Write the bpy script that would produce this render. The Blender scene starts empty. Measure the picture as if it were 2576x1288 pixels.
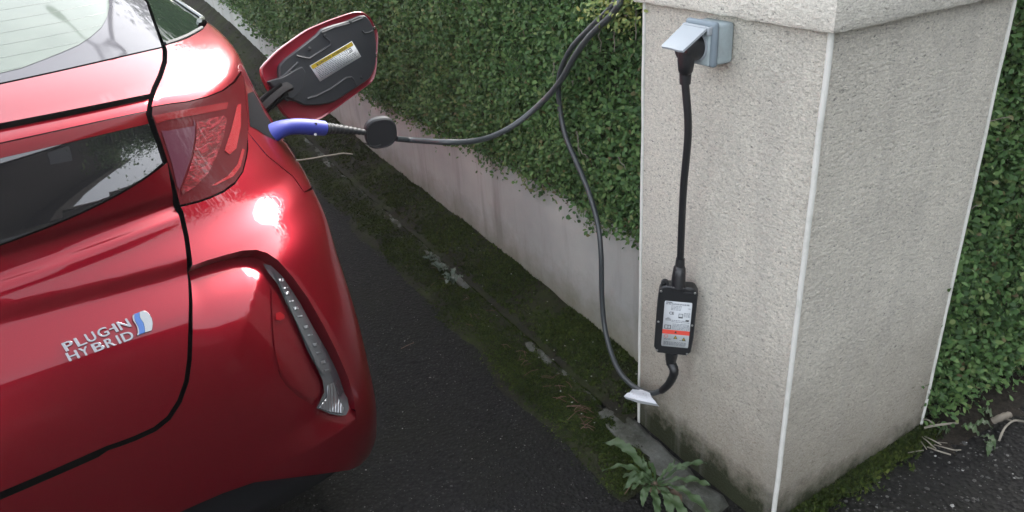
import bpy, bmesh, math, random
import numpy as np
from mathutils import Vector, Matrix, noise
from mathutils.geometry import delaunay_2d_cdt

random.seed(7); rng = np.random.default_rng(11)
scn = bpy.context.scene
COL = scn.collection
rad = math.radians

# ------------------------------------------------------------------ camera
CAM_H = 1.4; FPX = 1946.0                      # focal length in pixels of a 2576 px wide frame
_p = rad(26.65); _r = rad(4.008)
FWD = np.array([0, math.cos(_p), -math.sin(_p)])
_rt = np.array([1.0, 0, 0]); _up = np.cross(_rt, FWD)
RGT = _rt*math.cos(_r) - _up*math.sin(_r); UPV = _up*math.cos(_r) + _rt*math.sin(_r)
CPOS = np.array([0, 0, CAM_H])
cam = bpy.data.cameras.new('camera'); camo = bpy.data.objects.new('camera', cam); COL.objects.link(camo)
M = Matrix.Identity(4)
for i in range(3):
    M[i][0] = RGT[i]; M[i][1] = UPV[i]; M[i][2] = -FWD[i]; M[i][3] = CPOS[i]
camo.matrix_world = M
cam.sensor_width = 36; cam.lens = 36*FPX/2576; cam.clip_end = 500; cam.clip_start = .02
scn.camera = camo

# ------------------------------------------------------------------ light
SUN_AZ, SUN_EL = 32, 36
W = bpy.data.worlds.new('World'); scn.world = W; W.use_nodes = True
nt = W.node_tree; nt.nodes.clear()
sky = nt.nodes.new('ShaderNodeTexSky'); sky.sky_type = 'NISHITA'; sky.sun_disc = False
sky.sun_elevation = rad(SUN_EL); sky.sun_rotation = rad(SUN_AZ)
sky.dust_density = 4.0; sky.air_density = 1.0; sky.ozone_density = 1.0
hs = nt.nodes.new('ShaderNodeHueSaturation'); hs.inputs['Saturation'].default_value = .28
bg = nt.nodes.new('ShaderNodeBackground'); bg.inputs['Strength'].default_value = .15
ow = nt.nodes.new('ShaderNodeOutputWorld')
nt.links.new(sky.outputs[0], hs.inputs['Color']); nt.links.new(hs.outputs[0], bg.inputs['Color'])
nt.links.new(bg.outputs[0], ow.inputs['Surface'])
sl = bpy.data.lights.new('sun', 'SUN'); sl.energy = 1.5; sl.angle = rad(40); sl.color = (1, .96, .9)
so = bpy.data.objects.new('sun', sl); COL.objects.link(so)
_sd = Vector((math.sin(rad(SUN_AZ))*math.cos(rad(SUN_EL)), math.cos(rad(SUN_AZ))*math.cos(rad(SUN_EL)), math.sin(rad(SUN_EL))))
so.rotation_euler = _sd.to_track_quat('Z', 'Y').to_euler()
vs = scn.view_settings; vs.view_transform = 'Standard'; vs.look = 'None'; vs.gamma = 1; vs.use_curve_mapping = False
vs.exposure = 2.85

# ------------------------------------------------------------------ geometry helpers
K = 2576/3840
def zc(pts, ox, oy, s):                        # zoom-crop coordinates -> frame coordinates
    return [((ox+x*s)*K, (oy+y*s)*K) for x, y in pts]
def ray(x, y):
    v = RGT*(x-1288) - UPV*(y-644) + FWD*FPX
    return v/np.linalg.norm(v)
def on_plane(x, y, p, n):
    v = ray(x, y); return CPOS + v*(((np.asarray(p)-CPOS) @ n)/(v @ n))
def on_z(x, y, z):
    v = ray(x, y); return CPOS + v*(z-CAM_H)/v[2]
_a = rad(27.935)
PA = np.array([-math.sin(_a), math.cos(_a), 0]); PB = np.array([math.cos(_a), math.sin(_a), 0]); PZ = np.array([0, 0, 1.])
PC = np.array([.555, 1.297, 0])                # near corner of the pillar
def G(s, b, z=0): return PC + PA*s + PB*b + PZ*z
def on_b(x, y, b): return on_plane(x, y, PC+PB*b, PB)
def sbz(P): q = np.asarray(P)-PC; return q@PA, q@PB, P[2]

class MB:
    def __init__(s): s.v = []; s.f = []; s.m = []; s.sm = []; s.nrm = {}
    def add(s, V, F, mi=0, smooth=True, normals=None):
        o = len(s.v); s.v += [tuple(map(float, v)) for v in V]
        for f in F: s.f.append(tuple(o+i for i in f)); s.m.append(mi); s.sm.append(smooth)
        if normals is not None:
            for i, n in enumerate(normals): s.nrm[o+i] = tuple(map(float, n))
        return s
    def box(s, c, ax, ay, az, mi=0):           # centre and half axes
        c, ax, ay, az = map(np.asarray, (c, ax, ay, az))
        V = [c+ax*i+ay*j+az*k for k in (-1, 1) for j in (-1, 1) for i in (-1, 1)]
        return s.add(V, [(0,2,3,1),(4,5,7,6),(0,1,5,4),(2,6,7,3),(0,4,6,2),(1,3,7,5)], mi, False)
    def rbox(s, c, ax, ay, az, r, seg=3, mi=0):  # rounded box
        c, ax, ay, az = [np.asarray(q, float) for q in (c, ax, ay, az)]
        bm = bmesh.new(); bmesh.ops.create_cube(bm, size=2)
        L = [np.linalg.norm(q) for q in (ax, ay, az)]; U = [q/l for q, l in zip((ax, ay, az), L)]
        for v in bm.verts: v.co = Vector([v.co[i]*L[i] for i in range(3)])
        bmesh.ops.bevel(bm, geom=bm.edges[:]+bm.verts[:], offset=min(r, min(L)*.98), segments=seg, affect='EDGES', profile=.5)
        bm.verts.index_update()
        V = [c+U[0]*v.co[0]+U[1]*v.co[1]+U[2]*v.co[2] for v in bm.verts]
        F = [[v.index for v in f.verts] for f in bm.faces]; bm.free()
        return s.add(V, F, mi, True)
    def tube(s, P, R, n=10, mi=0, caps=True, flat=None):
        P = [np.asarray(p, float) for p in P]; R = list(R) if hasattr(R, '__len__') else [R]*len(P)
        T = [P[min(i+1, len(P)-1)]-P[max(i-1, 0)] for i in range(len(P))]; T = [t/(np.linalg.norm(t)+1e-12) for t in T]
        u = np.cross(T[0], [0, 0, 1.])
        if np.linalg.norm(u) < .1: u = np.cross(T[0], [1., 0, 0])
        u /= np.linalg.norm(u); V = []
        for p, t, r in zip(P, T, R):
            u = u - t*(u@t); u /= np.linalg.norm(u); w = np.cross(t, u)
            ru, rw = r if hasattr(r, '__len__') else (r, r)
            for k in range(n):
                a = 2*math.pi*k/n; V.append(p+u*ru*math.cos(a)+w*rw*math.sin(a))
        F = [(i*n+k, i*n+(k+1) % n, (i+1)*n+(k+1) % n, (i+1)*n+k) for i in range(len(P)-1) for k in range(n)]
        if caps: F += [tuple(range(n-1, -1, -1)), tuple((len(P)-1)*n+k for k in range(n))]
        return s.add(V, F, mi)
    def lathe(s, c, axis, prof, n=24, mi=0, sq=None):      # prof: (radius, height) pairs
        axis = np.asarray(axis, float)/np.linalg.norm(axis)
        u = np.cross(axis, [0, 0, 1.]); u = u/np.linalg.norm(u) if np.linalg.norm(u) > .05 else np.array([1., 0, 0]); w = np.cross(axis, u)
        V = []
        for r, h in prof:
            for k in range(n):
                a = 2*math.pi*k/n; q = 1.0
                if sq: q = (abs(math.cos(a))**sq+abs(math.sin(a))**sq)**(-1/sq)
                V.append(np.asarray(c)+axis*h+(u*math.cos(a)+w*math.sin(a))*r*q)
        F = [(i*n+k, i*n+(k+1) % n, (i+1)*n+(k+1) % n, (i+1)*n+k) for i in range(len(prof)-1) for k in range(n)]
        F += [tuple(range(n-1, -1, -1)), tuple((len(prof)-1)*n+k for k in range(n))]
        return s.add(V, F, mi)
    def prism(s, poly, vec, mi=0, bevel=0):    # planar outline extruded along vec
        poly = [np.asarray(p, float) for p in poly]; vec = np.asarray(vec, float); n = len(poly)
        if bevel:
            c = sum(poly)/n; L = np.linalg.norm(vec)
            rings = [[p for p in poly], [p+vec*(1-bevel/L) for p in poly], [p+(c-p)/np.linalg.norm(c-p)*bevel+vec for p in poly]]
        else: rings = [poly, [p+vec for p in poly]]
        V = [p for r in rings for p in r]
        F = [(i*n+k, i*n+(k+1) % n, (i+1)*n+(k+1) % n, (i+1)*n+k) for i in range(len(rings)-1) for k in range(n)]
        F += [tuple(range(n-1, -1, -1)), tuple((len(rings)-1)*n+k for k in range(n))]
        return s.add(V, F, mi, True)
    def build(s, name, mats, parent=None, angle=40, origin=None, kind=None, recalc=False):
        me = bpy.data.meshes.new(name)
        off = np.asarray(parent['_org']) if parent is not None else (np.asarray(origin) if origin is not None else np.zeros(3))
        V = [(v[0]-off[0], v[1]-off[1], v[2]-off[2]) for v in s.v]
        me.from_pydata(V, [], s.f)
        for m in (mats if isinstance(mats, (list, tuple)) else [mats]): me.materials.append(m)
        me.polygons.foreach_set('material_index', s.m); me.polygons.foreach_set('use_smooth', s.sm)
        if recalc:
            bm = bmesh.new(); bm.from_mesh(me); bmesh.ops.recalc_face_normals(bm, faces=bm.faces[:]); bm.to_mesh(me); bm.free()
        if angle: me.set_sharp_from_angle(angle=rad(angle))
        me.update()
        if s.nrm:
            nn = [(0, 0, 0)]*len(V)
            for i, n in s.nrm.items(): nn[i] = n
            me.normals_split_custom_set_from_vertices(nn)
        o = bpy.data.objects.new(name, me); COL.objects.link(o)
        o['_org'] = tuple(off)
        if parent is not None: o.parent = parent
        else: o.location = off
        if kind: o['kind'] = kind
        return o
def np_mesh(name, V, F4, mats, parent=None, smooth=False, kind=None, mi=None, origin=None):   # big numpy meshes: F (n,3) or (n,4)
    me = bpy.data.meshes.new(name)
    off = np.asarray(parent['_org']) if parent is not None else (np.asarray(origin) if origin is not None else np.zeros(3))
    V = np.asarray(V, np.float32)-off.astype(np.float32); F4 = np.asarray(F4, np.int32); k = F4.shape[1]
    me.vertices.add(len(V)); me.vertices.foreach_set('co', V.ravel())
    me.loops.add(F4.size); me.loops.foreach_set('vertex_index', F4.ravel())
    me.polygons.add(len(F4)); me.polygons.foreach_set('loop_start', np.arange(len(F4), dtype=np.int32)*k)
    me.polygons.foreach_set('use_smooth', np.full(len(F4), smooth))
    for m in (mats if isinstance(mats, (list, tuple)) else [mats]): me.materials.append(m)
    if mi is not None: me.polygons.foreach_set('material_index', np.asarray(mi, np.int32))
    me.update(calc_edges=True)
    o = bpy.data.objects.new(name, me); COL.objects.link(o); o['_org'] = tuple(off)
    if parent is not None: o.parent = parent
    else: o.location = off
    if kind: o['kind'] = kind
    return o
def tag(o, label, cat, group=None):
    o['label'] = label; o['category'] = cat
    if group: o['group'] = group
    return o
def thing(name, label, cat, loc=(0, 0, 0), group=None):
    o = bpy.data.objects.new(name, None); COL.objects.link(o); o.empty_display_size = .05
    o.location = [float(v) for v in loc]; o['_org'] = tuple(float(v) for v in loc)
    return tag(o, label, cat, group)
def spline(P, n=8):                            # Catmull-Rom through points
    P = [np.asarray(p, float) for p in P]; Q = [2*P[0]-P[1]]+P+[2*P[-1]-P[-2]]; out = []
    for i in range(1, len(Q)-2):
        for k in range(n):
            t = k/n; a, b, c, d = Q[i-1], Q[i], Q[i+1], Q[i+2]
            out.append(.5*((2*b)+(c-a)*t+(2*a-5*b+4*c-d)*t*t+(3*b-a-3*c+d)*t**3))
    return out+[P[-1]]
def nz3(x, y, z=0, s=1.0): return noise.noise(Vector((x*s, y*s, z*s)))

# ------------------------------------------------------------------ materials
def mat(name, base=(.5, .5, .5), rough=.5, metal=0, coat=0, spec=.5, trans=0, coat_r=.03):
    m = bpy.data.materials.new(name); m.use_nodes = True; b = m.node_tree.nodes['Principled BSDF']
    b.inputs['Base Color'].default_value = (*base, 1); b.inputs['Roughness'].default_value = rough
    b.inputs['Metallic'].default_value = metal; b.inputs['Coat Weight'].default_value = coat
    b.inputs['Coat Roughness'].default_value = coat_r; b.inputs['Specular IOR Level'].default_value = spec
    b.inputs['Transmission Weight'].default_value = trans
    return m
class NT:
    def __init__(s, m): s.m = m; s.t = m.node_tree; s.b = s.t.nodes['Principled BSDF']
    def n(s, typ, **kw):
        o = s.t.nodes.new('ShaderNode'+typ)
        for k, v in kw.items():
            if k.startswith('i_'): o.inputs[k[2:].replace('_', ' ')].default_value = v
            elif k.startswith('j'): o.inputs[int(k[1:])].default_value = v
            else: setattr(o, k, v)
        return o
    def l(s, a, b): s.t.links.new(a, b)
    def pos(s): return s.n('NewGeometry').outputs['Position']
    def noise(s, scale, detail=4, rough=.6, vec=None, dist=0):
        o = s.n('TexNoise', i_Scale=scale, i_Detail=detail, i_Roughness=rough, i_Distortion=dist); s.l(vec if vec is not None else s.pos(), o.inputs['Vector']); return o.outputs['Fac']
    def vor(s, scale, feat='F1', vec=None):
        o = s.n('TexVoronoi', feature=feat, i_Scale=scale); s.l(vec if vec is not None else s.pos(), o.inputs['Vector']); return o
    def ramp(s, fac, stops):
        r = s.n('ValToRGB'); e = r.color_ramp.elements
        while len(e) < len(stops): e.new(.5)
        for el, (p, c) in zip(e, stops): el.position = p; el.color = (*c, 1) if len(c) == 3 else c
        s.l(fac, r.inputs['Fac']); return r.outputs['Color']
    def mix(s, f, a, b, mode='MIX'):
        o = s.n('Mix', data_type='RGBA', blend_type=mode)
        for v, i in ((f, 0), (a, 6), (b, 7)):
            if isinstance(v, (int, float)): o.inputs[i].default_value = v
            elif isinstance(v, tuple): o.inputs[i].default_value = (*v, 1)
            else: s.l(v, o.inputs[i])
        return o.outputs[2]
    def math(s, op, a, b=0.0, c=None):
        o = s.n('Math', operation=op)
        for i, v in enumerate((a, b, c)):
            if v is None: continue
            if isinstance(v, (int, float)): o.inputs[i].default_value = v
            else: s.l(v, o.inputs[i])
        return o.outputs[0]
    def sepz(s):
        o = s.n('SeparateXYZ'); s.l(s.pos(), o.inputs[0]); return o.outputs['Z']
    def maprange(s, v, a, b, c=0., d=1.):
        o = s.n('MapRange'); s.l(v, o.inputs[0])
        for i, q in enumerate((a, b, c, d)): o.inputs[i+1].default_value = q
        return o.outputs[0]
    def base(s, c): s.l(c, s.b.inputs['Base Color'])
    def bump(s, h, strength=.5, dist=.002, prev=None):
        o = s.n('Bump', i_Strength=strength, i_Distance=dist); s.l(h, o.inputs['Height'])
        if prev is not None: s.l(prev, o.inputs['Normal'])
        s.l(o.outputs[0], s.b.inputs['Normal']); return o.outputs[0]

# car paint: pearl red under clear coat
M_red = mat('red_paint', (.17, .003, .008), .30, .72, 1.0, .12, coat_r=.012); M_red.node_tree.nodes['Principled BSDF'].inputs['Coat IOR'].default_value = 1.40
q = NT(M_red); nf = q.noise(900, 2); q.base(q.mix(q.maprange(nf, .35, .7), (.132, .0006, .0062), (.165, .0010, .0084)))
ob = q.noise(160, 2, .5); q.n('Bump')
M_redin = mat('red_inner_paint', (.17, .004, .016), .3, .2, .6, .5, coat_r=.05)
M_blackgloss = mat('black_glass', (.006, .006, .007), .03, 0, 1.0, .6, coat_r=.01)
M_seam = mat('seam_rubber', (.006, .006, .007), .9, spec=.02)
M_bplast = mat('black_plastic', (.016, .017, .019), .55, spec=.3)
q = NT(M_bplast); q.bump(q.noise(420, 3), .15, .0006)
M_gplast = mat('charcoal_plastic', (.028, .030, .036), .48)
q = NT(M_gplast); q.bump(q.noise(500, 2), .12, .0005); q.base(q.mix(q.noise(30), (.015, .0165, .020), (.023, .025, .030)))
M_chrome = mat('chrome', (.22, .222, .23), .14, 1.0)
M_silver = mat('satin_silver', (.26, .27, .27), .22, 1.0)
M_emb_blue = mat('emblem_blue', (.006, .055, .20), .3, .0, .5)
M_tail = mat('tail_lens_dark_red', (.034, .0006, .0020), .3, 0, .13, .06, coat_r=.02)
M_tail_bright = mat('tail_lens_bright_red', (.12, .0008, .0035), .4, 0, .3, .05)
q = NT(M_tail_bright); v = q.vor(420); q.bump(v.outputs['Distance'], .5, .001)
M_tail_mid = mat('tail_lens_mid_red', (.075, .0006, .0025), .4, 0, .35, .05)
M_tail_streaks = mat('tail_tree_streaks', (.36, .01, .03), .3, 0, .4, .1)  # streaky reds put mirrored trees into the lens colour
q = NT(M_tail_streaks)
mp = q.n('Mapping'); mp.inputs['Scale'].default_value = (1, 1, 3.2); q.l(q.pos(), mp.inputs[0])
nn = q.noise(30, 3, .55, mp.outputs[0], 2.0); q.base(q.ramp(nn, [(.42, (.035, .0005, .0016)), (.58, (.085, .0012, .0045)), (.74, (.14, .018, .028))])); q.bump(nn, .3, .002)
M_tail_sky = mat('tail_sky_plum', (.034, .006, .014), .3, .0, .22, .1)  # plum tone stands for sky mirrored in the lens
M_lens = mat('clear_lens', (.045, .048, .053), .15, .2, .7, .4)
M_facet = mat('faceted_reflect_patch', (.24, .25, .265), .3, .8, .2)
q = NT(M_facet)
wv = q.n('TexWave', i_Scale=70.0, i_Distortion=2.0); q.l(q.pos(), wv.inputs['Vector']); q.bump(wv.outputs['Fac'], .7, .002)
M_lensred = mat('red_reflector_lens', (.055, .0008, .003), .2, 0, .4, .15)
M_tint = mat('tinted_side_glass', (.006, .010, .007), .02); M_tint.node_tree.nodes['Principled BSDF'].inputs['IOR'].default_value = 1.16
M_frit = mat('rear_glass_frit', (.10, .10, .115), .04); M_frit.node_tree.nodes['Principled BSDF'].inputs['IOR'].default_value = 1.29
q = NT(M_frit); q.base(q.mix(q.noise(3.5, 2), (.03, .03, .036), (.06, .06, .066)))
M_rwin = mat('rear_window', (.24, .28, .25), .05); M_rwin.node_tree.nodes['Principled BSDF'].inputs['IOR'].default_value = 1.23
q = NT(M_rwin); q.base(q.mix(q.noise(9, 4), (.05, .062, .055), (.085, .10, .088)))
M_heater = mat('heater_line', (.09, .105, .096), .3)
M_tyre = mat('tyre_rubber', (.015, .015, .016), .85, spec=.1)
M_blue = mat('blue_plastic', (.026, .034, .21), .5, 0, 0, .25)
q = NT(M_blue); q.bump(q.noise(300, 2), .06, .0005)
M_cable = mat('cable_rubber', (.026, .031, .034), .42)
q = NT(M_cable); q.base(q.mix(q.noise(22, 3), (.020, .024, .027), (.042, .048, .050))); q.bump(q.noise(260, 2), .12, .0006)
M_black = mat('black_rubber', (.009, .0095, .011), .42)
q = NT(M_black); q.bump(q.noise(300, 2), .1, .0005)
M_white = mat('white_label', (.42, .44, .455), .85, spec=.08)
M_yellow = mat('yellow_label', (.34, .25, .015), .6, spec=.2)
M_ink = mat('black_ink', (.02, .02, .022), .6)
M_greyink = mat('grey_ink', (.10, .11, .12), .7, spec=.2)
M_redink = mat('red_ink', (.55, .06, .04), .5)
M_paper = mat('white_paper_tape', (.5, .5, .5), .7)
q = NT(M_paper); pn = q.noise(55, 5, .7); q.base(q.mix(q.maprange(pn, .56, .68), (.50, .52, .545), (.30, .29, .32)))
M_sock = mat('socket_grey', (.36, .42, .44), .6, spec=.3)
q = NT(M_sock); sn = q.noise(26, 5, .7); q.base(q.mix(q.maprange(sn, .45, .75), (.30, .355, .37), (.24, .275, .275))); q.bump(q.noise(220), .1, .0006)
M_sockd = mat('socket_frame_grey', (.15, .185, .21), .6, spec=.3)
M_sockl = mat('socket_lid_grey', (.26, .285, .305), .6, spec=.25)
M_screw = mat('steel_screw', (.5, .5, .5), .3, 1.0)

# rough-cast pillar render
def stone(name, c1, c2, stain=True, streak=True, grain=1.0):
    m = mat(name, c1, .9, spec=.25); q = NT(m)
    mp = q.n('Mapping'); mp.inputs['Scale'].default_value = (1, 1, 1.9); q.l(q.pos(), mp.inputs[0])
    n1 = q.noise(150, 5, .72, mp.outputs[0], .5); n2 = q.noise(5, 3); n3 = q.noise(62, 3, .6, mp.outputs[0]); n4 = q.noise(330, 2, .5)
    col = q.mix(q.maprange(n2, .3, .7), c1, c2)
    gr = q.n('CombineColor'); gv = q.math('MULTIPLY', q.maprange(n1, .30, .70, .72, 1.24), q.maprange(n4, .3, .7, .9, 1.1)); [q.l(gv, gr.inputs[i]) for i in range(3)]; col = q.mix(1.0, col, gr.outputs[0], 'MULTIPLY')
    mpp = q.n('Mapping'); mpp.inputs['Scale'].default_value = (1, 1, 2.3); q.l(q.pos(), mpp.inputs[0]); n5 = q.noise(105, 4, .65, mpp.outputs[0], .8)
    pit = q.math('MULTIPLY', q.maprange(n5, .415, .345), q.maprange(n3, .75, .40))
    col = q.mix(q.math('MULTIPLY', pit, .75), col, (.085, .080, .070))
    z = q.sepz()
    if stain:
        edge = q.math('ADD', z, q.math('MULTIPLY', q.math('SUBTRACT', q.noise(7, 5, .7), .5), -.26))
        col = q.mix(q.math('MULTIPLY', q.maprange(edge, .52, .04), .75), col, (.20, .165, .115))
        edge2 = q.math('ADD', z, q.math('MULTIPLY', q.math('SUBTRACT', q.noise(16, 6, .75), .5), -.16))
        col = q.mix(q.maprange(edge2, .115, .035), col, (.030, .036, .014))
    if streak:
        mp2 = q.n('Mapping'); mp2.inputs['Scale'].default_value = (7, 7, .7); q.l(q.pos(), mp2.inputs[0])
        st = q.noise(1.6, 4, .6, mp2.outputs[0]); col = q.mix(q.math('MULTIPLY', q.maprange(st, .52, .72), .30), col, (.46, .44, .40))
    q.base(col)
    b0 = q.bump(q.math('MINIMUM', n5, .5), .55*grain, .016); b1 = q.bump(n1, 1.0*grain, .014, b0); b2 = q.bump(n3, .7*grain, .014, b1); q.bump(n4, .4*grain, .003, b2)
    return m
M_render = stone('roughcast_render', (.79, .745, .645), (.70, .66, .575))
M_cap = stone('cast_stone_cap', (.68, .65, .57), (.60, .575, .51), False, False, .6)
M_bead = mat('white_corner_bead', (.5, .5, .47), .5)
q = NT(M_bead); bz = q.noise(22, 6, .75); q.base(q.mix(q.maprange(bz, .5, .8), (.50, .495, .46), (.33, .335, .29)))
M_wall = mat('painted_render_wall', (.30, .26, .25), .85, spec=.25); q = NT(M_wall)
w1 = q.noise(2.6, 5, .65); w2 = q.noise(9, 5, .7)
mp = q.n('Mapping'); mp.inputs['Scale'].default_value = (9, 9, 1.0); q.l(q.pos(), mp.inputs[0]); w3 = q.noise(1.3, 4, .6, mp.outputs[0])
col = q.mix(q.maprange(w1, .35, .68), (.35, .352, .325), (.275, .285, .27)); col = q.mix(q.math('MULTIPLY', q.maprange(w3, .52, .75), .55), col, (.14, .132, .115))
lz = q.math('ADD', q.sepz(), q.math('MULTIPLY', q.math('SUBTRACT', w2, .5), -.25)); col = q.mix(q.math('MULTIPLY', q.maprange(lz, .22, .02), .8), col, (.10, .095, .05))
q.base(col); q.bump(q.noise(140, 4, .7), .35, .003)
M_asph = mat('asphalt', (.02, .02, .02), .9, spec=.14); q = NT(M_asph)
v = q.vor(95); vc = q.n('Separate'+'Color'); q.l(v.outputs['Color'], vc.inputs[0])
n1 = q.noise(2.2, 5, .65); n2 = q.noise(60, 4)
col = q.mix(q.maprange(n2, .3, .7), (.0024, .0024, .0024), (.0120, .0116, .0110))
col = q.mix(q.math('MULTIPLY', q.maprange(vc.outputs[0], .78, 1.0), q.maprange(v.outputs['Distance'], .45, .2)), col, (.030, .029, .028))
col = q.mix(q.math('MULTIPLY', q.maprange(n1, .45, .7), .6), col, (.0075, .008, .0045))
q.base(col); b1 = q.bump(v.outputs['Distance'], .9, .006); q.bump(n2, .7, .005, b1)
M_soil = mat('dark_mossy_soil', (.02, .02, .012), .95, spec=.15); q = NT(M_soil)
n1 = q.noise(6, 6, .7); n2 = q.noise(70, 5, .7)
col = q.mix(q.maprange(n2, .3, .75), (.008, .0076, .0055), (.024, .022, .015)); col = q.mix(q.maprange(n1, .44, .66), col, (.020, .027, .006)); q.base(col); q.bump(n2, .9, .01)
M_conc = mat('worn_concrete_kerb', (.13, .13, .12), .9, spec=.25); q = NT(M_conc)
n1 = q.noise(9, 6, .7); n2 = q.noise(80, 5, .7); col = q.mix(q.maprange(n1, .35, .60), (.105, .108, .097), (.030, .032, .022)); col = q.mix(q.maprange(n2, .58, .74), col, (.10, .10, .09)); q.base(col); q.bump(n2, .7, .004)
def rnd_mat(name, stops, rough=.6, spec=.3, sub=0, coords=None, trans=.0):
    m = mat(name, (.1, .1, .1), rough, spec=spec); q = NT(m); g = q.n('NewGeometry')
    col = q.ramp(g.outputs['Random Per Island'], stops)
    if coords: 
        nn = q.noise(coords[0], 4); col = q.mix(q.maprange(nn, .38, .66), col, coords[1], 'MULTIPLY')
    q.base(col)
    if trans:
        t = q.n('BsdfTranslucent'); q.l(col, t.inputs['Color']); mx = q.n('MixShader'); mx.inputs[0].default_value = trans
        out = q.t.nodes['Material Output']; q.l(q.b.outputs[0], mx.inputs[1]); q.l(t.outputs[0], mx.inputs[2]); q.l(mx.outputs[0], out.inputs[0])
    return m
M_leaf = rnd_mat('hedge_leaf', [(0, (.038, .074, .028)), (.3, (.058, .118, .038)), (.65, (.088, .160, .050)), (.90, (.118, .19, .060)), (.97, (.16, .20, .072)), (1, (.14, .105, .055))], .6, .2, coords=(2.3, (.78, .86, .84)), trans=.28)
M_leafy = rnd_mat('young_hedge_leaf', [(0, (.08, .15, .03)), (.5, (.15, .20, .045)), (1, (.27, .28, .08))], .5, .4, trans=.25)
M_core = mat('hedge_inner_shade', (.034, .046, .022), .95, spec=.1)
M_twig = mat('dry_twig', (.20, .165, .125), .8); q = NT(M_twig); q.base(q.mix(q.noise(40), (.07, .058, .044), (.16, .14, .11)))
M_stalk = mat('dry_pale_stalk', (.16, .145, .115), .8)
M_moss = rnd_mat('moss_tuft', [(0, (.012, .022, .004)), (.5, (.028, .046, .008)), (1, (.056, .072, .012))], .9, .15, coords=(5, (.55, .6, .55)))
M_needle = rnd_mat('pine_needle', [(0, (.05, .022, .014)), (.6, (.09, .040, .028)), (1, (.12, .075, .05))], .7)
M_petal = rnd_mat('pale_petal', [(0, (.12, .125, .105)), (1, (.27, .275, .245))], .7)
M_grit = rnd_mat('grit', [(0, (.03, .03, .03)), (.7, (.05, .049, .045)), (.94, (.10, .098, .092)), (1, (.26, .26, .25))], .8)
M_weed = mat('weed_leaf', (.06, .12, .035), .5, spec=.35); q = NT(M_weed)
q.base(q.mix(q.noise(38, 4), (.020, .044, .016), (.044, .072, .024))); q.bump(q.noise(120, 3), .3, .002)
M_rib = mat('weed_midrib', (.16, .17, .09), .5)
M_sprout = mat('grey_green_sprout', (.13, .19, .14), .6); q = NT(M_sprout); q.base(q.mix(q.noise(50), (.035, .055, .038), (.08, .105, .075)))
M_bark = mat('dark_bark', (.05, .042, .035), .9)
M_brick = mat('dark_brick', (.06, .05, .045), .9)
M_deadleaf = mat('dead_leaf', (.11, .075, .05), .8)

# ------------------------------------------------------------------ ground
def pch(xs, ys):
    xs = np.asarray(xs, float); ys = np.asarray(ys, float); h = np.diff(xs); d = np.diff(ys)/h; m = np.zeros_like(xs); m[0] = d[0]; m[-1] = d[-1]
    for i in range(1, len(xs)-1):
        if d[i-1]*d[i] > 0:
            w1 = 2*h[i]+h[i-1]; w2 = h[i]+2*h[i-1]; m[i] = (w1+w2)/(w1/d[i-1]+w2/d[i])
    def f(x):
        x = np.clip(np.asarray(x, float), xs[0], xs[-1]); i = np.clip(np.searchsorted(xs, x)-1, 0, len(xs)-2); t = (x-xs[i])/h[i]
        return (1+2*t)*(1-t)**2*ys[i]+t*(1-t)**2*h[i]*m[i]+t*t*(3-2*t)*ys[i+1]+t*t*(t-1)*h[i]*m[i+1]
    return f
BANK = pch([-1, .3, .65, 1.49, 2.87, 3.6, 5.4, 6.0, 8, 14, 40], [-.03, -.02, .022, .061, .095, .14, .27, .33, .45, .6, .8])
def z_ground(s, b):                            # asphalt level
    left = -.035+.018*np.clip(s-.4, 0, 1.5)
    near = np.clip((s+.3)/.5, 0, 1)
    left = left*near
    rise = np.clip(BANK(s)-.10, 0, 1)*np.clip((b+1.0)/.8, 0, 1)
    right = .1*np.clip(b, 0, .7)
    w = np.clip((b+.02)/.05, 0, 1)
    return (left+rise)*(1-w)+right*w*np.clip(1.2-s, 0, 1)
def ground_sheet():
    def ax(lo, hi, f0, f1, fine, n):
        a = list(np.arange(f0, f1, fine)); x = f0; st = fine
        L = []; 
        while x > lo: st *= 1.35; x -= st; L.append(x)
        x = a[-1]; st = fine; R = []
        while x < hi: st *= 1.35; x += st; R.append(x)
        return np.array(L[::-1]+a+R)
    S = ax(-60, 60, -.6, 3.2, .04, 0); Bv = ax(-60, 60, -1.0, 1.1, .04, 0)
    s, b = np.meshgrid(S, Bv, indexing='ij'); z = z_ground(s, b)
    P = PC[None, None]+PA*s[..., None]+PB*b[..., None]; P = P+PZ*z[..., None]
    n, m = len(S), len(Bv); i = np.arange(n*m).reshape(n, m)
    F = np.stack([i[:-1, :-1], i[1:, :-1], i[1:, 1:], i[:-1, 1:]], -1).reshape(-1, 4)[:, ::-1]
    o = np_mesh('ground', P.reshape(-1, 3), F, M_asph, smooth=True); o['kind'] = 'structure'; return o
ground_sheet()

def strip(name, s0, s1, b0, b1, zf, m, ds=.03, db=.02, kind='structure'):
    S = np.arange(s0, s1+1e-6, ds); Bv = np.linspace(b0, b1, max(3, int((b1-b0)/db)+1))
    V = [G(s, b, zf(s, b)) for s in S for b in Bv]; n = len(Bv)
    F = [(i*n+j, i*n+j+1, (i+1)*n+j+1, (i+1)*n+j) for i in range(len(S)-1) for j in range(n-1)]
    mb = MB().add(V, F); o = mb.build(name, m, angle=0); o['kind'] = kind; return o
M_road = mat('pale_road', (.07, .07, .068), .9); q = NT(M_road); q.base(q.mix(q.noise(30, 4), (.055, .055, .054), (.09, .089, .085)))
M_gverge = mat('yellowish_grass', (.10, .11, .02), .9); q = NT(M_gverge); q.base(q.mix(q.noise(40, 5, .7), (.06, .08, .015), (.20, .18, .03)))
strip('road', 6.0, 9.0, -2.2, .10, lambda s, b: float(z_ground(s, b))+.006, M_road, .25, .15)
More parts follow.
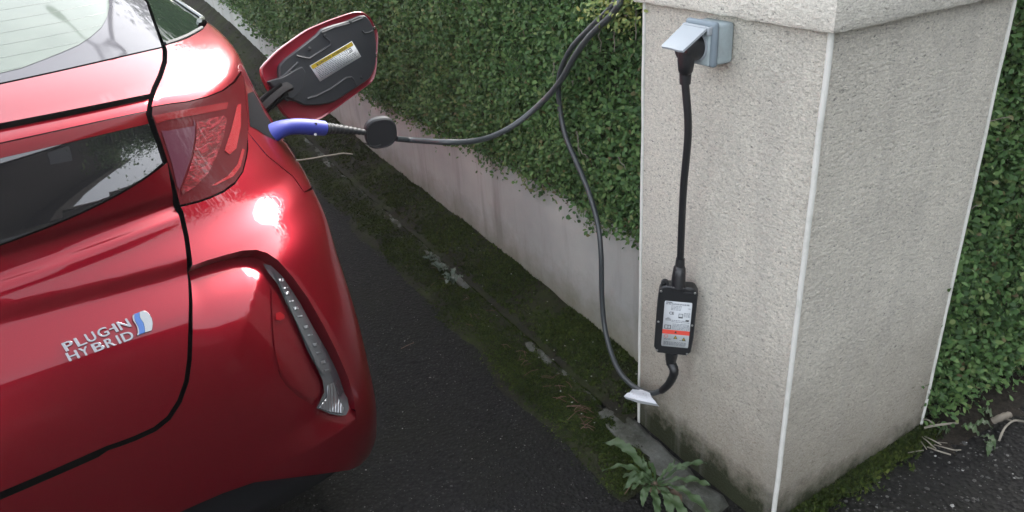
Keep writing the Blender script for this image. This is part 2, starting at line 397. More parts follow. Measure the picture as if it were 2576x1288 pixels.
strip('grass_verge', 9.0, 14, -3.2, .10, lambda s, b: float(z_ground(s, b))+.012+.02*nz3(s*9, b*9), M_gverge, .1, .1)
M_brown = mat('brown_soil', (.03, .025, .02), .95, spec=.12); q = NT(M_brown); n2 = q.noise(60, 6, .75); q.base(q.mix(q.maprange(n2, .3, .7), (.009, .0075, .006), (.034, .028, .022))); q.bump(n2, 1.0, .012)
strip('soil_patch', -.14, .12, .50, 2.2, lambda s, b: float(z_ground(s, b))+.010*min(1, (s+.14)/.10)-.004+.006*nz3(s*22, b*22, 3), M_brown, .02, .025)
def z_verge(s, b):
    t = np.clip((b+.03)/.17, 0, 1); zk = z_ground(s, -.06)+.022
    z = zk*(1-t)+(BANK(s)+.015)*t
    return z+.012*nz3(s*9, b*9, 1)+.006*nz3(s*31, b*31, 4)
strip('soil_verge', .50, 9, -.045, .15, z_verge, M_soil, .03, .016)
# low moss shelf on the asphalt side of the kerb
def z_mossbed(s, b):
    t = np.clip((b+.27+.06*nz3(s*3, 0, 7))/.18, 0, 1)
    return z_ground(s, b)-.006+.022*t+.010*nz3(s*14, b*14, 2)*t
strip('moss_bed', .28, 7, -.25, -.05, z_mossbed, M_soil, .03, .016)

# kerb: worn concrete edging, one bigger broken piece beside the pillar
kr = thing('kerb', 'worn narrow concrete edging strip running beside the mossy soil', 'kerb', G(1.2, -.06, 0))
kr['kind'] = 'structure'
def kerb_piece(s0, s1, w0, w1, bc, h, seed):
    n = max(4, int((s1-s0)/.03)); V = []; F = []; prof = [(-.5, -.05), (-.5, -.3), (-.47, .0), (-.36, .7), (-.15, .95), (.1, 1.0), (.34, .8), (.5, .1), (.5, -.8)]
    prof = [(-.5, -1.2), (-.49, .1), (-.40, .70), (-.2, .95), (.05, 1.0), (.3, .9), (.45, .55), (.5, -1.2)]
    for i in range(n+1):
        t = i/n; s = s0+(s1-s0)*t; w = w0+(w1-w0)*t; e = min(1, min(t, 1-t)*n/1.2+.45)
        for (u, v) in prof:
            j = nz3(s*14+seed, u*3, seed)*.010
            V.append(G(s, bc+u*w*(.75+.25*e)+j, z_ground(s, bc)+h*v*e+.007*nz3(s*22, u*4, seed)))
    m = len(prof)
    V = [v+PZ*.010*nz3(v[0]*17, v[1]*17, 4)+PB*.007*nz3(v[0]*13, v[1]*13, 8) for v in V]
    F = [(i*m+j, i*m+j+1, (i+1)*m+j+1, (i+1)*m+j) for i in range(n) for j in range(m-1)]+[tuple(range(m)), tuple(n*m+j for j in range(m-1, -1, -1))]
    return MB().add(V, F).build('kerb_stone', M_conc, kr, 60, recalc=True)
kerb_piece(.12, .60, .085, .100, -.052, .024, 1)
s = .615; sd = 2
for L in (.42, .36, .50, .44, .6, .6, .7, .8, .9):
    kerb_piece(s, s+L, .050, .040, -.056, .006+.012*((sd*.37) % 1), sd); s += L+.012; sd += 1.7

# ------------------------------------------------------------------ low wall
lw = thing('low_wall', 'low stained pinkish grey rendered wall running under the hedge', 'wall', G(2, .2, 0))
S = np.arange(.485, 9.5, .06); mb = MB(); V = []; n = 7
TOP = pch([.4, 1.7, 3, 4.5, 5.5, 7, 10], [.455, .445, .42, .42, .52, .66, .9])
for s in S:
    zt = float(TOP(s))
    for (b, z) in ((.13, -.2), (.13, .1), (.13, zt-.12), (.13, zt-.012), (.142, zt), (.31, zt), (.32, -.2)):
        V.append(G(s, b+.0025*nz3(s*5, z*5, 3), z+.003*nz3(s*4, b, 8)))
F = [(i*n+j, i*n+j+1, (i+1)*n+j+1, (i+1)*n+j) for i in range(len(S)-1) for j in range(n-1)]+[tuple(range(n)), tuple((len(S)-1)*n+j for j in range(n-1, -1, -1))]
mb.add(V, F).build('wall_body', M_wall, lw, 50, recalc=True)

# ------------------------------------------------------------------ pillar
PWL, PWR, PZT = .4911, .5148, 1.1243
pl = thing('gate_pillar', 'thick square roughcast gate pillar with white corner beads and stone cap', 'pillar', G(PWL/2, PWR/2, 0))
def grid_face(mb, p0, u, v, nu, nv, nrm, amp, seed):
    V = []
    for j in range(nv+1):
        for i in range(nu+1):
            p = p0+u*(i/nu)+v*(j/nv); e = min(1, min(i, nu-i, j, nv-j)/2)
            V.append(p+nrm*amp*e*(nz3(*(p*9), 1)+.6*nz3(*(p*38), 1)))
    mb.add(V, [(j*(nu+1)+i, j*(nu+1)+i+1, (j+1)*(nu+1)+i+1, (j+1)*(nu+1)+i) for j in range(nv) for i in range(nu)])
mb = MB(); z0 = np.array([0, 0, -.25])
grid_face(mb, G(PWL, 0)+z0, -PA*PWL, PZ*(PZT+.25), 40, 100, -PB, .0016, 0)
grid_face(mb, G(0, 0)+z0, PB*PWR, PZ*(PZT+.25), 40, 100, -PA, .0016, 1)
grid_face(mb, G(0, PWR)+z0, PA*PWL, PZ*(PZT+.25), 6, 10, PB, .001, 2)
grid_face(mb, G(PWL, PWR)+z0, -PB*PWR, PZ*(PZT+.25), 6, 10, PA, .001, 3)
mb.build('shaft', M_render, pl, 50)
for (s, b) in ((0, 0), (PWL, 0), (0, PWR), (PWL, PWR)):
    r = .0056 if (s, b) == (0, 0) else .0042
    o_ = G(s, b)-(PA*(1 if s == 0 else -1)+PB*(1 if b == 0 else -1))*.0005
    P = [o_+PZ*z+PA*.0013*nz3(z*9, s, 2)+PB*.0013*nz3(z*9, b, 9) for z in np.linspace(-.1, PZT-.001, 40)]
    MB().tube(P, [r*(1+.10*nz3(z*3, s, b)) for z in range(40)], 10).build('corner_bead', M_bead, pl)
e = .0205; mb = MB()
def ring(off, z, nseg=22):
    c = [(-off, -off), (PWL+off, -off), (PWL+off, PWR+off), (-off, PWR+off)]; out = []
    for k in range(4):
        for i in range(nseg):
            t = i/nseg; s = c[k][0]*(1-t)+c[(k+1) % 4][0]*t; b = c[k][1]*(1-t)+c[(k+1) % 4][1]*t
            j = .0022*nz3(s*60, b*60, z*50)+.0014*nz3(s*17, b*17, z*9)
            out.append(G(s, b, z+j*1.4)+(-PA*(1 if s < PWL/2 else -1)-PB*(1 if b < PWR/2 else -1))*j*.6)
    return out
R = [ring(-.05, PZT+.001), ring(e-.004, PZT), ring(e, PZT+.006), ring(e, PZT+.05), ring(e, PZT+.10), ring(e-.01, PZT+.112), ring(-.2, PZT+.20)]
n = 88; mb.add([p for r in R for p in r], [(i*n+k, i*n+(k+1) % n, (i+1)*n+(k+1) % n, (i+1)*n+k) for i in range(len(R)-1) for k in range(n)]+[tuple(range((len(R)-1)*n, len(R)*n))])
mb.build('cap', M_cap, pl, 45, recalc=True)

# ------------------------------------------------------------------ hedges
def leaf_cloud(name, pts, nrms, size, parent, m, per=7, spread=.020, kind='stuff', flat=.75):
    """sprigs of small folded leaves growing out of points on a clipped face"""
    N = len(pts)*per; P = np.repeat(pts, per, 0); Nn = np.repeat(nrms, per, 0); sz = np.repeat(size, per)
    P = P+rng.normal(0, 1, (N, 3))*spread*(sz/.013)[:, None]*np.array([1, 1, 1])
    d = Nn*rng.uniform(.0, .6, (N, 1))+rng.normal(0, .62, (N, 3))+np.array([0, 0, .15]); d /= np.linalg.norm(d, axis=1)[:, None]
    up = Nn*1.1+np.array([0, 0, .6])+rng.normal(0, .35, (N, 3)); side = np.cross(d, up); side /= np.linalg.norm(side, axis=1)[:, None]; nr = np.cross(side, d)
    L = sz*rng.uniform(.7, 1.3, N); Wd = L*rng.uniform(.50, .68, N); L = L[:, None]; Wd = Wd[:, None]
    c = rng.uniform(.0, .22, (N, 1))
    v0 = P; v1 = P+d*L*.38+side*Wd*.5+nr*L*c; v2 = P+d*L*.75+side*Wd*.42+nr*L*c*.7; v3 = P+d*L-nr*L*c*.4
    v4 = P+d*L*.75-side*Wd*.42+nr*L*c*.7; v5 = P+d*L*.38-side*Wd*.5+nr*L*c; vm = P+d*L*.55
    V = np.stack([v0, v1, v2, v3, v4, v5, vm], 1).reshape(-1, 3); o = (np.arange(N)*7)[:, None]
    F = np.concatenate([o+np.array([[0, 1, 2, 6]]), o+np.array([[6, 2, 3, 4]]), o+np.array([[0, 6, 4, 5]])], 0)
    return np_mesh(name, V, F, m, parent, True, kind)
def hedge(parent, s_rng, z_rng, face, nrm, dens, size_f, m=M_leaf, name='foliage'):
    """face(s, z) -> 3D point of the clipped face"""
    n = int((s_rng[1]-s_rng[0])*(z_rng[1]-z_rng[0])*dens); s = rng.uniform(*s_rng, n*2); z = rng.uniform(*z_rng, n*2)
    keep = rng.uniform(0, 1, n*2) < .5; s, z = s[keep], z[keep]
    pts, sz = [], []
    for a, b in zip(s, z):
        d = .030*nz3(a*5, b*5, 2)+.022*nz3(a*13, b*13, 5)
        pts.append(face(a, b)+nrm*(d-.028*abs(rng.normal()))); sz.append(size_f(a))
    return leaf_cloud(name, np.array(pts), np.tile(nrm, (len(pts), 1)), np.array(sz), parent, m)
lh = thing('hedge', 'dense clipped green hedge growing over the low wall left of the pillar', 'hedge', G(2, .3, .4))
HB = lambda s: .085
def lface(s, z): return G(s, .100-.035*(z-.45)+.0*s, z)
def zbot(s): return float(TOP(s))-.015+.035*nz3(s*4.2, 1, 3)+.02*nz3(s*13, 4, 3)
def lface2(s, t): zb = zbot(s); return lface(s, zb+(1.27-zb)*t)
def hedge_left(s0, s1, dens, size, name='foliage', m=M_leaf):
    n = int((s1-s0)*.85*dens); s = rng.uniform(s0, s1, n); t = rng.uniform(0, 1, n); pts = []
    for a, u in zip(s, t):
        zb = zbot(a); z = zb+(1.27+.0*a-zb)*u; d = .030*nz3(a*5, z*5, 2)+.024*nz3(a*13, z*13, 5)
        pts.append(lface(a, z)-PB*(d-.034*abs(rng.normal())+(.0 if u > .06 else -.03)))
    return leaf_cloud(name, np.array(pts), np.tile(-PB, (n, 1)), np.full(n, size), lh, m)
hedge_left(.51, 1.7, 6600, .0150)
hedge_left(1.7, 3.2, 5000, .0165)
hedge_left(3.2, 9.4, 1700, .0260)
# dark inner mass behind the leaves
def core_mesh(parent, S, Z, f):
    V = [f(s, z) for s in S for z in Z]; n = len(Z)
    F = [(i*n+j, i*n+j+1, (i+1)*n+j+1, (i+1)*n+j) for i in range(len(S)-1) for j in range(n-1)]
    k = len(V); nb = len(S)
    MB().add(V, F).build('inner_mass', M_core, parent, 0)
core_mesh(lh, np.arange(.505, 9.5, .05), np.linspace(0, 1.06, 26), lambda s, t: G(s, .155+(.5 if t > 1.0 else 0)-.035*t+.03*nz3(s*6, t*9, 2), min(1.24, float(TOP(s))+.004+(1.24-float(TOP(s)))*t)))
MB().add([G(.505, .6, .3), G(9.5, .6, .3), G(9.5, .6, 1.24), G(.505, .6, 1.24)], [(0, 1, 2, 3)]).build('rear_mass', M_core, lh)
def twig(p, L, parent, r=.0016, name='twig', m=None, d=None):
    d = np.asarray(d if d is not None else rng.normal(0, 1, 3)); d = d/np.linalg.norm(d); P = [np.asarray(p)+d*L*t+np.array([0, 0, -.2*L*t*t])+rng.normal(0, .03*L, 3)*(t > 0) for t in np.linspace(0, 1, 5)]
    return MB().tube(P, [r*(1-.5*t) for t in np.linspace(0, 1, 5)], 6).build(name, m or M_twig, parent)
for (x, y, dx, dz, L) in ((1440, 205, .3, .1, .05), (1395, 150, .25, -.2, .05), (1455, 372, .9, .05, .07), (1450, 330, .5, -.7, .06), (1555, 395, .7, -.1, .05), (1210, 28, .2, .5, .06), (1320, 95, .3, .4, .05)):
    p = on_b(x, y, .05); twig(p, L, lh, .0017, 'branch', d=PA*-dx+PZ*dz-PB*.2)
# yellow-green young sprigs at the top by the pillar
pts = np.array([on_b(x, y, .05+rng.normal(0, .03)) for x, y in [(1490+rng.uniform(0, 125), -60+rng.uniform(0, 118)) for _ in range(230)] if (x-1490)*.0+y < 62])
leaf_cloud('young_leaves', pts, np.tile(-PB, (len(pts), 1)), np.full(len(pts), .0125), lh, M_leafy, per=4)
for (x, y) in ((1510, 55), (1545, 60), (1575, 40), (1600, 20), (1530, 15)): twig(on_b(x, y, .05), .09, lh, .0016, 'branch', d=-PA*.4-PB*.3+PZ*rng.uniform(-.3, .5))

rh = thing('hedge', 'green hedge reaching down to the pavement right of the pillar', 'hedge', G(.1, .9, .05))
def rface(b, z): return G(-.015+.17*np.clip(z-.05, 0, 1)-.02*np.clip(b-.55, 0, 1), b, z)
n = 8600; bb = rng.uniform(.50, 1.75, n); zz = rng.uniform(.06, 1.27, n); pts = []
for a, z in zip(bb, zz):
    d = .035*nz3(a*5, z*5, 12)+.028*nz3(a*13, z*13, 15)
    if z < .09 and rng.uniform() < .4: z += .1
    pts.append(rface(a, z)-PA*(d-.034*abs(rng.normal()))+PB*.028*(a < .53))
leaf_cloud('foliage', np.array(pts), np.tile(-PA, (n, 1)), np.full(n, .0168), rh, M_leaf)
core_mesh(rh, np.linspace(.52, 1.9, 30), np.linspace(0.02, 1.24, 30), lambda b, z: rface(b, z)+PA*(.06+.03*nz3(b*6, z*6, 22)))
for (x, y, L, d) in ((2395, 790, .05, (.4, 0, -.6)), (2450, 250, .05, (.5, .2, .3)), (2465, 330, .05, (-.2, .1, .6)), (2475, 310, .06, (.5, 0, .2)), (2415, 530, .05, (.8, 0, .3)), (2440, 205, .06, (.9, 0, .2)), (2520, 900, .06, (.5, .2, -.5))):
    twig(on_plane(x, y, G(.06, 0), PA), L, rh, .0016, 'branch', d=d)

# ------------------------------------------------------------------ car body surface
CAZ = rad(-34); CO = np.array([-1.0, 1.0, 0]); CF = np.array([math.sin(CAZ), math.cos(CAZ), 0]); CR = np.array([math.cos(CAZ), -math.sin(CAZ), 0])
DD = .6
_ZS = [0.0, .14, .19, .24, .33, .45, .58, .68, .74, .80, .84, .98, 1.03, 1.06, 1.12, 1.20, 1.30, 1.5]
YO = pch(_ZS, [.15, .03, -.062, -.068, -.068, -.058, -.036, -.004, .034, .075, .09, .14, .17, .23, .40, .63, .95, 1.6])
WD = pch(_ZS, [.78, .80, .838, .846, .858, .875, .89, .905, .905, .895, .885, .855, .85, .845, .81, .75, .70, .6])
NE = pch([0, .25, .38, .5, .65, .8, .95, 1.1, 1.5], [7, 7, 5.6, 4.4, 3.2, 2.6, 2.4, 2.5, 2.5])
KA = .0157
class Tab:
    def __init__(s, f): s.f = f; s.t = [float(v) for v in f(np.arange(0, 1.5005, .0005))]
    def __call__(s, z):
        if isinstance(z, np.ndarray): return s.f(z)
        q = min(max(z, 0.0), 1.4995)/.0005; i = int(q); t = q-i; return s.t[i]*(1-t)+s.t[i+1]*t
YO, WD, NE = Tab(YO), Tab(WD), Tab(NE)
def cw(x, y, z): return CO+CR*x+CF*y+PZ*z
def cloc(P): q = np.asarray(P)-CO; return q@CR, q@CF, P[2]
def surf(a, z):                                # car-frame point for angle a (0 = middle of the rear, 90 = flank) and height z
    sg = 1 if a >= 0 else -1; a = abs(a); w = float(WD(z)); y0 = float(YO(z)); n = float(NE(z))
    if a > 90: return np.array([sg*w, y0+DD+(a-90)*KA, z])
    t = math.radians(a); r = ((math.sin(t)/w)**n+(max(math.cos(t), 0)/DD)**n)**(-1/n)
    return np.array([sg*r*math.sin(t), y0+DD-r*math.cos(t), z])
def to_az(x, y, z):
    y0 = float(YO(z)); 
    if y > y0+DD: return 90+(y-y0-DD)/KA
    return math.degrees(math.atan2(x, y0+DD-y))
def cross3(u, v):
    x, y, z = u[1]*v[2]-u[2]*v[1], u[2]*v[0]-u[0]*v[2], u[0]*v[1]-u[1]*v[0]; l = math.sqrt(x*x+y*y+z*z)+1e-15
    return np.array([x/l, y/l, z/l])
def surf_off(a, z, off):
    d = .4; p = surf(a, z); n = cross3(surf(a+d, z)-surf(a-d, z), surf(a, z+.004)-surf(a, z-.004))
    return p-n*off, n                          # n points out of the body; off > 0 goes inward
def hit(px, py):
    v = ray(px, py); t = np.linspace(.7, 3.2, 1000); P = CPOS+v*t[:, None]; q = P-CO; x = q@CR; y = q@CF; z = P[:, 2]
    def Fv(x, y, z): return (np.abs(x)/WD(z))**NE(z)+(np.clip((YO(z)+DD-y)/DD, 0, 9))**NE(z)-1
    f = Fv(x, y, z); i = int(np.argmax(f < 0))
    if f[i] >= 0:                              # just past the outline: nearest point of the surface
        i = int(np.argmin(f)); return to_az(x[i], y[i], z[i]), z[i]
    lo, hi = t[max(i-1, 0)], t[i]
    for _ in range(26):
        m = (lo+hi)/2; P = CPOS+v*m; q = P-CO
        if Fv(q@CR, q@CF, P[2]) < 0: hi = m
        else: lo = m
    P = CPOS+v*hi; return to_az((P-CO)@CR, (P-CO)@CF, P[2]), P[2]
def dens(poly, step, closed=True):
    out = []; n = len(poly)
    for i in range(n if closed else n-1):
        a, b = np.array(poly[i], float), np.array(poly[(i+1) % n], float); k = max(1, int(math.ceil(np.linalg.norm(b-a)/step)))
        out += [tuple(a+(b-a)*j/k) for j in range(k)]
    if not closed: out.append(tuple(poly[-1]))
    return out
def pix(poly, closed=False, step=14): return [hit(*p) for p in dens(poly, step, closed)]
def inside(P, poly):
    x, y = P; c = False; n = len(poly)
    for i in range(n):
        x1, y1 = poly[i]; x2, y2 = poly[i-1]
        if (y1 > y) != (y2 > y) and x < (x2-x1)*(y-y1)/(y2-y1)+x1: c = not c
    return c
SA = .0135                                     # metres per degree in the unrolled sheet
def patch(mb, poly, off=lambda a, z: 0.0, step=.012, th=.004, mi=0, side=True):
    """a curved panel: outline in (angle, height), laid on the body at depth off() and given thickness th"""
    P2 = [(a*SA, z) for a, z in poly]; P2 = dens(P2, step*1.3)
    Q = [P2[0]]
    for p in P2[1:]:
        if math.hypot(p[0]-Q[-1][0], p[1]-Q[-1][1]) > step*.12: Q.append(p)
    if math.hypot(Q[0][0]-Q[-1][0], Q[0][1]-Q[-1][1]) < step*.12: Q.pop()
    P2 = Q; n = len(P2); pts = [Vector(p) for p in P2]
    xs = [p[0] for p in P2]; ys = [p[1] for p in P2]
    A = np.array(P2)
    X1, Y1 = A[:, 0], A[:, 1]; X2, Y2 = np.roll(X1, 1), np.roll(Y1, 1)
    def in_rows(gx_, gy_):
        c = ((Y1[None] > gy_[:, None]) != (Y2[None] > gy_[:, None])) & (gx_[:, None] < (X2-X1)[None]*(gy_[:, None]-Y1[None])/np.where(Y2 == Y1, 1e-12, Y2-Y1)[None]+X1[None])
        return c.sum(1) % 2 == 1
    for j, y in enumerate(np.arange(min(ys)+step/2, max(ys), step)):
        gx_ = np.arange(min(xs)+step/2*(1+j % 2), max(xs), step)
        if not len(gx_): continue
        ok = in_rows(gx_, np.full(len(gx_), y)) & (np.hypot(X1[None]-gx_[:, None], Y1[None]-y).min(1) > step*.45)
        pts += [Vector((float(x), float(y))) for x in gx_[ok]]
    r = delaunay_2d_cdt(pts, [(i, (i+1) % n) for i in range(n)], [], 0, 1e-7)
    vs2, fs = r[0], r[2]; F = []
    cen = np.array([[sum(vs2[i].x for i in f)/3, sum(vs2[i].y for i in f)/3] for f in fs]); okf = in_rows(cen[:, 0], cen[:, 1])
    for f, ok in zip(fs, okf):
        if ok:
            a_, b_, c_ = [vs2[i] for i in f]
            F.append(tuple(f) if (b_-a_).cross(c_-a_) > 0 else tuple(f)[::-1])
    def pt(a, z): return surf_off(a, z, off(a, z))[0]
    V, Nn = [], []
    for v in vs2:
        a, z = v.x/SA, v.y; V.append(pt(a, z)); d = .25; e2 = .0025
        Nn.append(cross3(pt(a+d, z)-pt(a-d, z), pt(a, z+e2)-pt(a, z-e2)))
    Wv = [cw(*v) for v in V]; Wn = [CR*nn[0]+CF*nn[1]+PZ*nn[2] for nn in Nn]
    mb.add(Wv, F, mi, True, Wn)
    if side:
        idx = {}
        for i, v in enumerate(vs2): idx[(round(v.x, 6), round(v.y, 6))] = i
        loop = [idx.get((round(p[0], 6), round(p[1], 6))) for p in P2]
        if all(i is not None for i in loop):
            ring1 = [Wv[i] for i in loop]; ring2 = [Wv[i]-Wn[i]*th for i in loop]
            mb.add(ring1+ring2, [(k, n+k, n+(k+1) % n, (k+1) % n) for k in range(n)], mi, False)
    return mb
def poly_line(pts): return pts

car = thing('car', 'glossy red hatchback car with its charging flap open and cable plugged in', 'car', cw(0, 2.2, 0))

# ---- dark inner shell that shows in the panel gaps and closes the car
mb = MB(); zs = [.17, .22, .3, .4, .5, .6, .7, .8, .9, .98, 1.03, 1.08, 1.12, 1.2, 1.3, 1.38, 1.44]
LF = pch([0, .3, .6, .8, .95, 1.1, 1.3, 1.44], [4.45, 4.58, 4.6, 4.5, 3.9, 3.25, 2.75, 2.3])
rows = []
for z in zs:
    rr = []
    for a in list(np.linspace(-90, 90, 61)):
        p, n_ = surf_off(a, z, .055); rr.append(p)
    w = float(WD(z))-.055; yf = float(LF(z)); y0 = float(YO(z))+DD
    right = [(w, y0+(yf-.7-y0)*t) for t in np.linspace(.1, 1, 8)]
    nose = [(w*math.cos(t), yf-.7+.7*math.sin(t)) for t in np.linspace(.15, math.pi-.15, 17)]
    left = [(-w, y0+(yf-.7-y0)*t) for t in np.linspace(1, .1, 8)]
    rr += [np.array([x, y, z]) for x, y in right+nose+left]
    rows.append([cw(*p) for p in rr])
n = len(rows[0]); mb.add([p for r in rows for p in r], [(i*n+k, i*n+(k+1) % n, (i+1)*n+(k+1) % n, (i+1)*n+k) for i in range(len(rows)-1) for k in range(n)]+[tuple(range((len(rows)-1)*n, len(rows)*n)), tuple(range(n-1, -1, -1))])
mb.build('inner_shell', M_seam, car, 60)

# ---- feature lines (traced, then laid on the body)
s1 = 1000/2576
gap = zc([(1430, 0), (1505, 215), (1578, 420), (1592, 500), (1590, 600), (1545, 740), (1490, 860), (1460, 950), (1440, 1090)], 0, 0, s1)+zc([(1490, 190), (1540, 300), (1600, 530), (1650, 700), (1690, 830), (1730, 950), (1765, 1100), (1800, 1260)], 0, 400, s1)
gap += [(483, 700), (484, 760), (482, 830), (478, 905), (470, 960), (452, 1010), (425, 1052), (390, 1080), (340, 1103), (300, 1118), (270, 1128)]
def gside(d):                                  # the gap line moved sideways by d pixels (to the right/outside when d > 0)
    g = [np.array(p) for p in gap]; out = []
    for i, p in enumerate(g):
        t = g[min(i+1, len(g)-1)]-g[max(i-1, 0)]; t = t/np.linalg.norm(t); out.append(tuple(p+np.array([t[1], -t[0]])*d))
    return out
gl, gr = pix(gside(-6), step=10), pix(gside(6.5), step=10)
ZG = 1.097; Z_L1 = [(.26, 1.049), (.41, 1.045), (.56, 1.038)]
def a_at(line, z):                             # angle where a gap side crosses height z
    for (a0, z0), (a1, z1) in zip(line, line[1:]):
        if (z0-z)*(z1-z) <= 0 and z0 != z1: return a0+(a1-a0)*(z-z0)/(z1-z0)
    return line[0][0]
def linefit(px):                               # near-level line across the tail: z = c0 + c2 a^2
    h = [hit(*p) for p in px]; A = np.array([[1, (a/50)**2, (a/50)**6] for a, z in h]); zz = np.array([z for a, z in h])
    c = np.linalg.solve(A.T@A+np.diag([1e-7, 2e-3, 2e-3]), A.T@zz); return lambda a: float(c[0]+c[1]*(a/50)**2+c[2]*(a/50)**6)
f_glass = linefit(zc([(0, 815), (400, 715), (920, 610), (1560, 460)], 0, 0, s1))
f_ledge = linefit(zc([(0, 1225), (700, 1090), (1440, 935)], 0, 0, s1))
f_ptop = linefit(zc([(0, 340), (700, 190), (1400, 40)], 0, 400, s1))
f_pbot = linefit(zc([(350, 1205), (900, 950), (1250, 790), (1450, 650), (1545, 560)], 0, 400, s1))
f_cA = linefit(zc([(600, 1165), (900, 1040), (1300, 880), (1640, 745)], 0, 400, s1))
f_cA2 = linefit(zc([(380, 1288), (900, 1110), (1300, 1020), (1670, 890)], 0, 400, s1))
f_cB = linefit([(0, 712), (200, 632), (440, 535)])
f_cC = linefit(zc([(0, 300), (300, 230), (640, 135), (940, 50)], 0, 960, 960/1288))
def band(f_lo, f_hi, d_lo=0, d_hi=0, gline=None):
    """full-width strip of the tailgate between two level lines, ending at the panel gap on both sides"""
    gline = gline or gl; aR = None
    def end(f, d):
        a = 40
        for _ in range(12): a = a_at(gline, f(a)+d)
        return a
    a1, a0 = end(f_hi, d_hi), end(f_lo, d_lo)
    top = [(a, f_hi(a)+d_hi) for a in np.linspace(a1, -a1, 40)]; bot = [(a, f_lo(a)+d_lo) for a in np.linspace(-a0, a0, 40)]
    zt, zb = f_hi(a1)+d_hi, f_lo(a0)+d_lo
    rside = [(a, z) for a, z in gline if zb+.003 < z < zt-.003]; rside = sorted(set(rside), key=lambda q: q[1])
    lside = [(-a, z) for a, z in rside][::-1]
    return top+lside+bot+rside
# ---- tailgate
patch(MB(), band(f_ledge, f_glass, .0012, -.002), lambda a, z: -.002-.004*math.exp(-abs(z-f_ledge(a))/.008), .013).build('tailgate_ledge', M_red, car)
patch(MB(), band(f_ptop, f_ledge, .0, -.0008), lambda a, z: .002+.12*(z-f_ptop(a)), .006).build('light_strip', M_tail_bright if False else M_red, car)
pn = patch(MB(), band(f_pbot, f_ptop), lambda a, z: .004+.004*math.sin(math.pi*np.clip((z-f_pbot(a))/(f_ptop(a)-f_pbot(a)), 0, 1)), .012).build('black_glass_panel', M_blackgloss, car)
tr = patch(MB(), band(f_ptop, f_ptop, -.022, -.001), lambda a, z: .0035+.004*math.sin(math.pi*np.clip((z-f_pbot(a))/(f_ptop(a)-f_pbot(a)), 0, 1)), .007)
tr.build('red_light_bar', M_tail_mid, car)
def lowoff(a, z):                              # folds of the lower tailgate
    d = 0.0; zc_ = f_cC(a); t = zc_-z
    d += .016/(1+math.exp(-t/.006))*math.exp(-max(t, 0)/.10)
    tB = f_cB(a)-z; d += .014/(1+math.exp(tB/.003))   # above crease B the skin steps in
    tA = z-f_cA2(a); d -= .010/(1+math.exp(-tA/.003))+.28*max(0.0, tA)
    return d
low = []
f_lowtop = f_pbot
a_t = 40
for _ in range(12): a_t = a_at(gl, f_lowtop(a_t)-.003)
botR = [(a, z) for a, z in gl if z < f_lowtop(a_t)-.004]
a_end, z_end = botR[-1]
bot = [(a, z_end-.006*(1-(a/a_end)**2)) for a in np.linspace(a_end, -a_end, 40)][1:-1]
lowpoly = [(a, f_lowtop(a)-.003) for a in np.linspace(-a_t, a_t, 44)]+botR+bot+[(-a, z) for a, z in botR][::-1]
patch(MB(), lowpoly[::-1], lowoff, .0085).build('tailgate', M_red, car)
# ---- rear window
def glz(a): return f_glass(a)
a_g = 40
for _ in range(12): a_g = a_at(gl, glz(a_g)+.002)
gtop = [(a, z) for a, z in gl if z > glz(a_g)+.004][::-1]
azt = max(a for a, z in gtop)
gpoly = [(a, glz(a)+.002) for a in np.linspace(-a_g, a_g, 44)]+gtop+[(gtop[-1][0]*.97, 1.25), (gtop[-1][0]*.9, 1.40)]
gpoly += [(-a, z) for a, z in gpoly[44:]][::-1]
rw = patch(MB(), gpoly, lambda a, z: .0015, .016).build('rear_window', M_frit, car)
clear = pix(zc([(0, 702), (200, 655), (400, 580), (600, 500), (760, 430), (880, 350), (980, 260), (1035, 160), (1056, 60), (1050, 0)], 0, 0, s1), step=8)
cpoly = [(-6, clear[0][1]-.002), (8, clear[0][1]-.001)]+clear+[(clear[-1][0]-1, 1.26), (clear[-1][0]-6, 1.38)]
cpoly += [(-6, 1.38)]
cg = patch(MB(), cpoly, lambda a, z: .0006, .014, th=.0008).build('clear_pane', M_rwin, rw)
for z in np.arange(1.112, 1.30, .0165):
    aa = [a for a in np.linspace(-5, 62, 60) if inside((a, z), cpoly)]
    if len(aa) > 3: MB().tube([cw(*surf_off(a, z, .0003)[0]) for a in aa], .00022, 4).build('heater_line', M_heater, rw)
# ---- quarter window with trim
qw = zc([(1440, 0), (1515, 215), (1585, 398), (1700, 365), (1800, 325), (1905, 275), (1930, 190), (1990, 120), (2012, 60), (2005, 0)], 0, 0, s1)
qaz = pix(qw, step=9); aq = qaz[-1][0]
qpoly = qaz+[(aq+3, 1.21), (aq+4, 1.3), (qaz[0][0]-2, 1.32), (qaz[0][0]-1, 1.22)]
qo = patch(MB(), qpoly[::-1], lambda a, z: .004, .012).build('quarter_window', M_tint, car)
trim = pix(zc([(1595, 418), (1700, 385), (1800, 345), (1910, 285), (1950, 262)], 0, 0, s1), step=8)
MB().tube([cw(*surf_off(a, z, .001)[0]) for a, z in trim], .0042, 8).build('window_seal', M_bplast, car)
trim = pix(zc([(1925, 200), (1985, 165), (2035, 110), (2050, 55), (2030, 5)], 0, 0, s1), step=8)+[(aq+5, 1.22)]
MB().tube([cw(*surf_off(a, z, .000)[0]) for a, z in trim], .0065, 8).build('window_trim', M_silver, car)

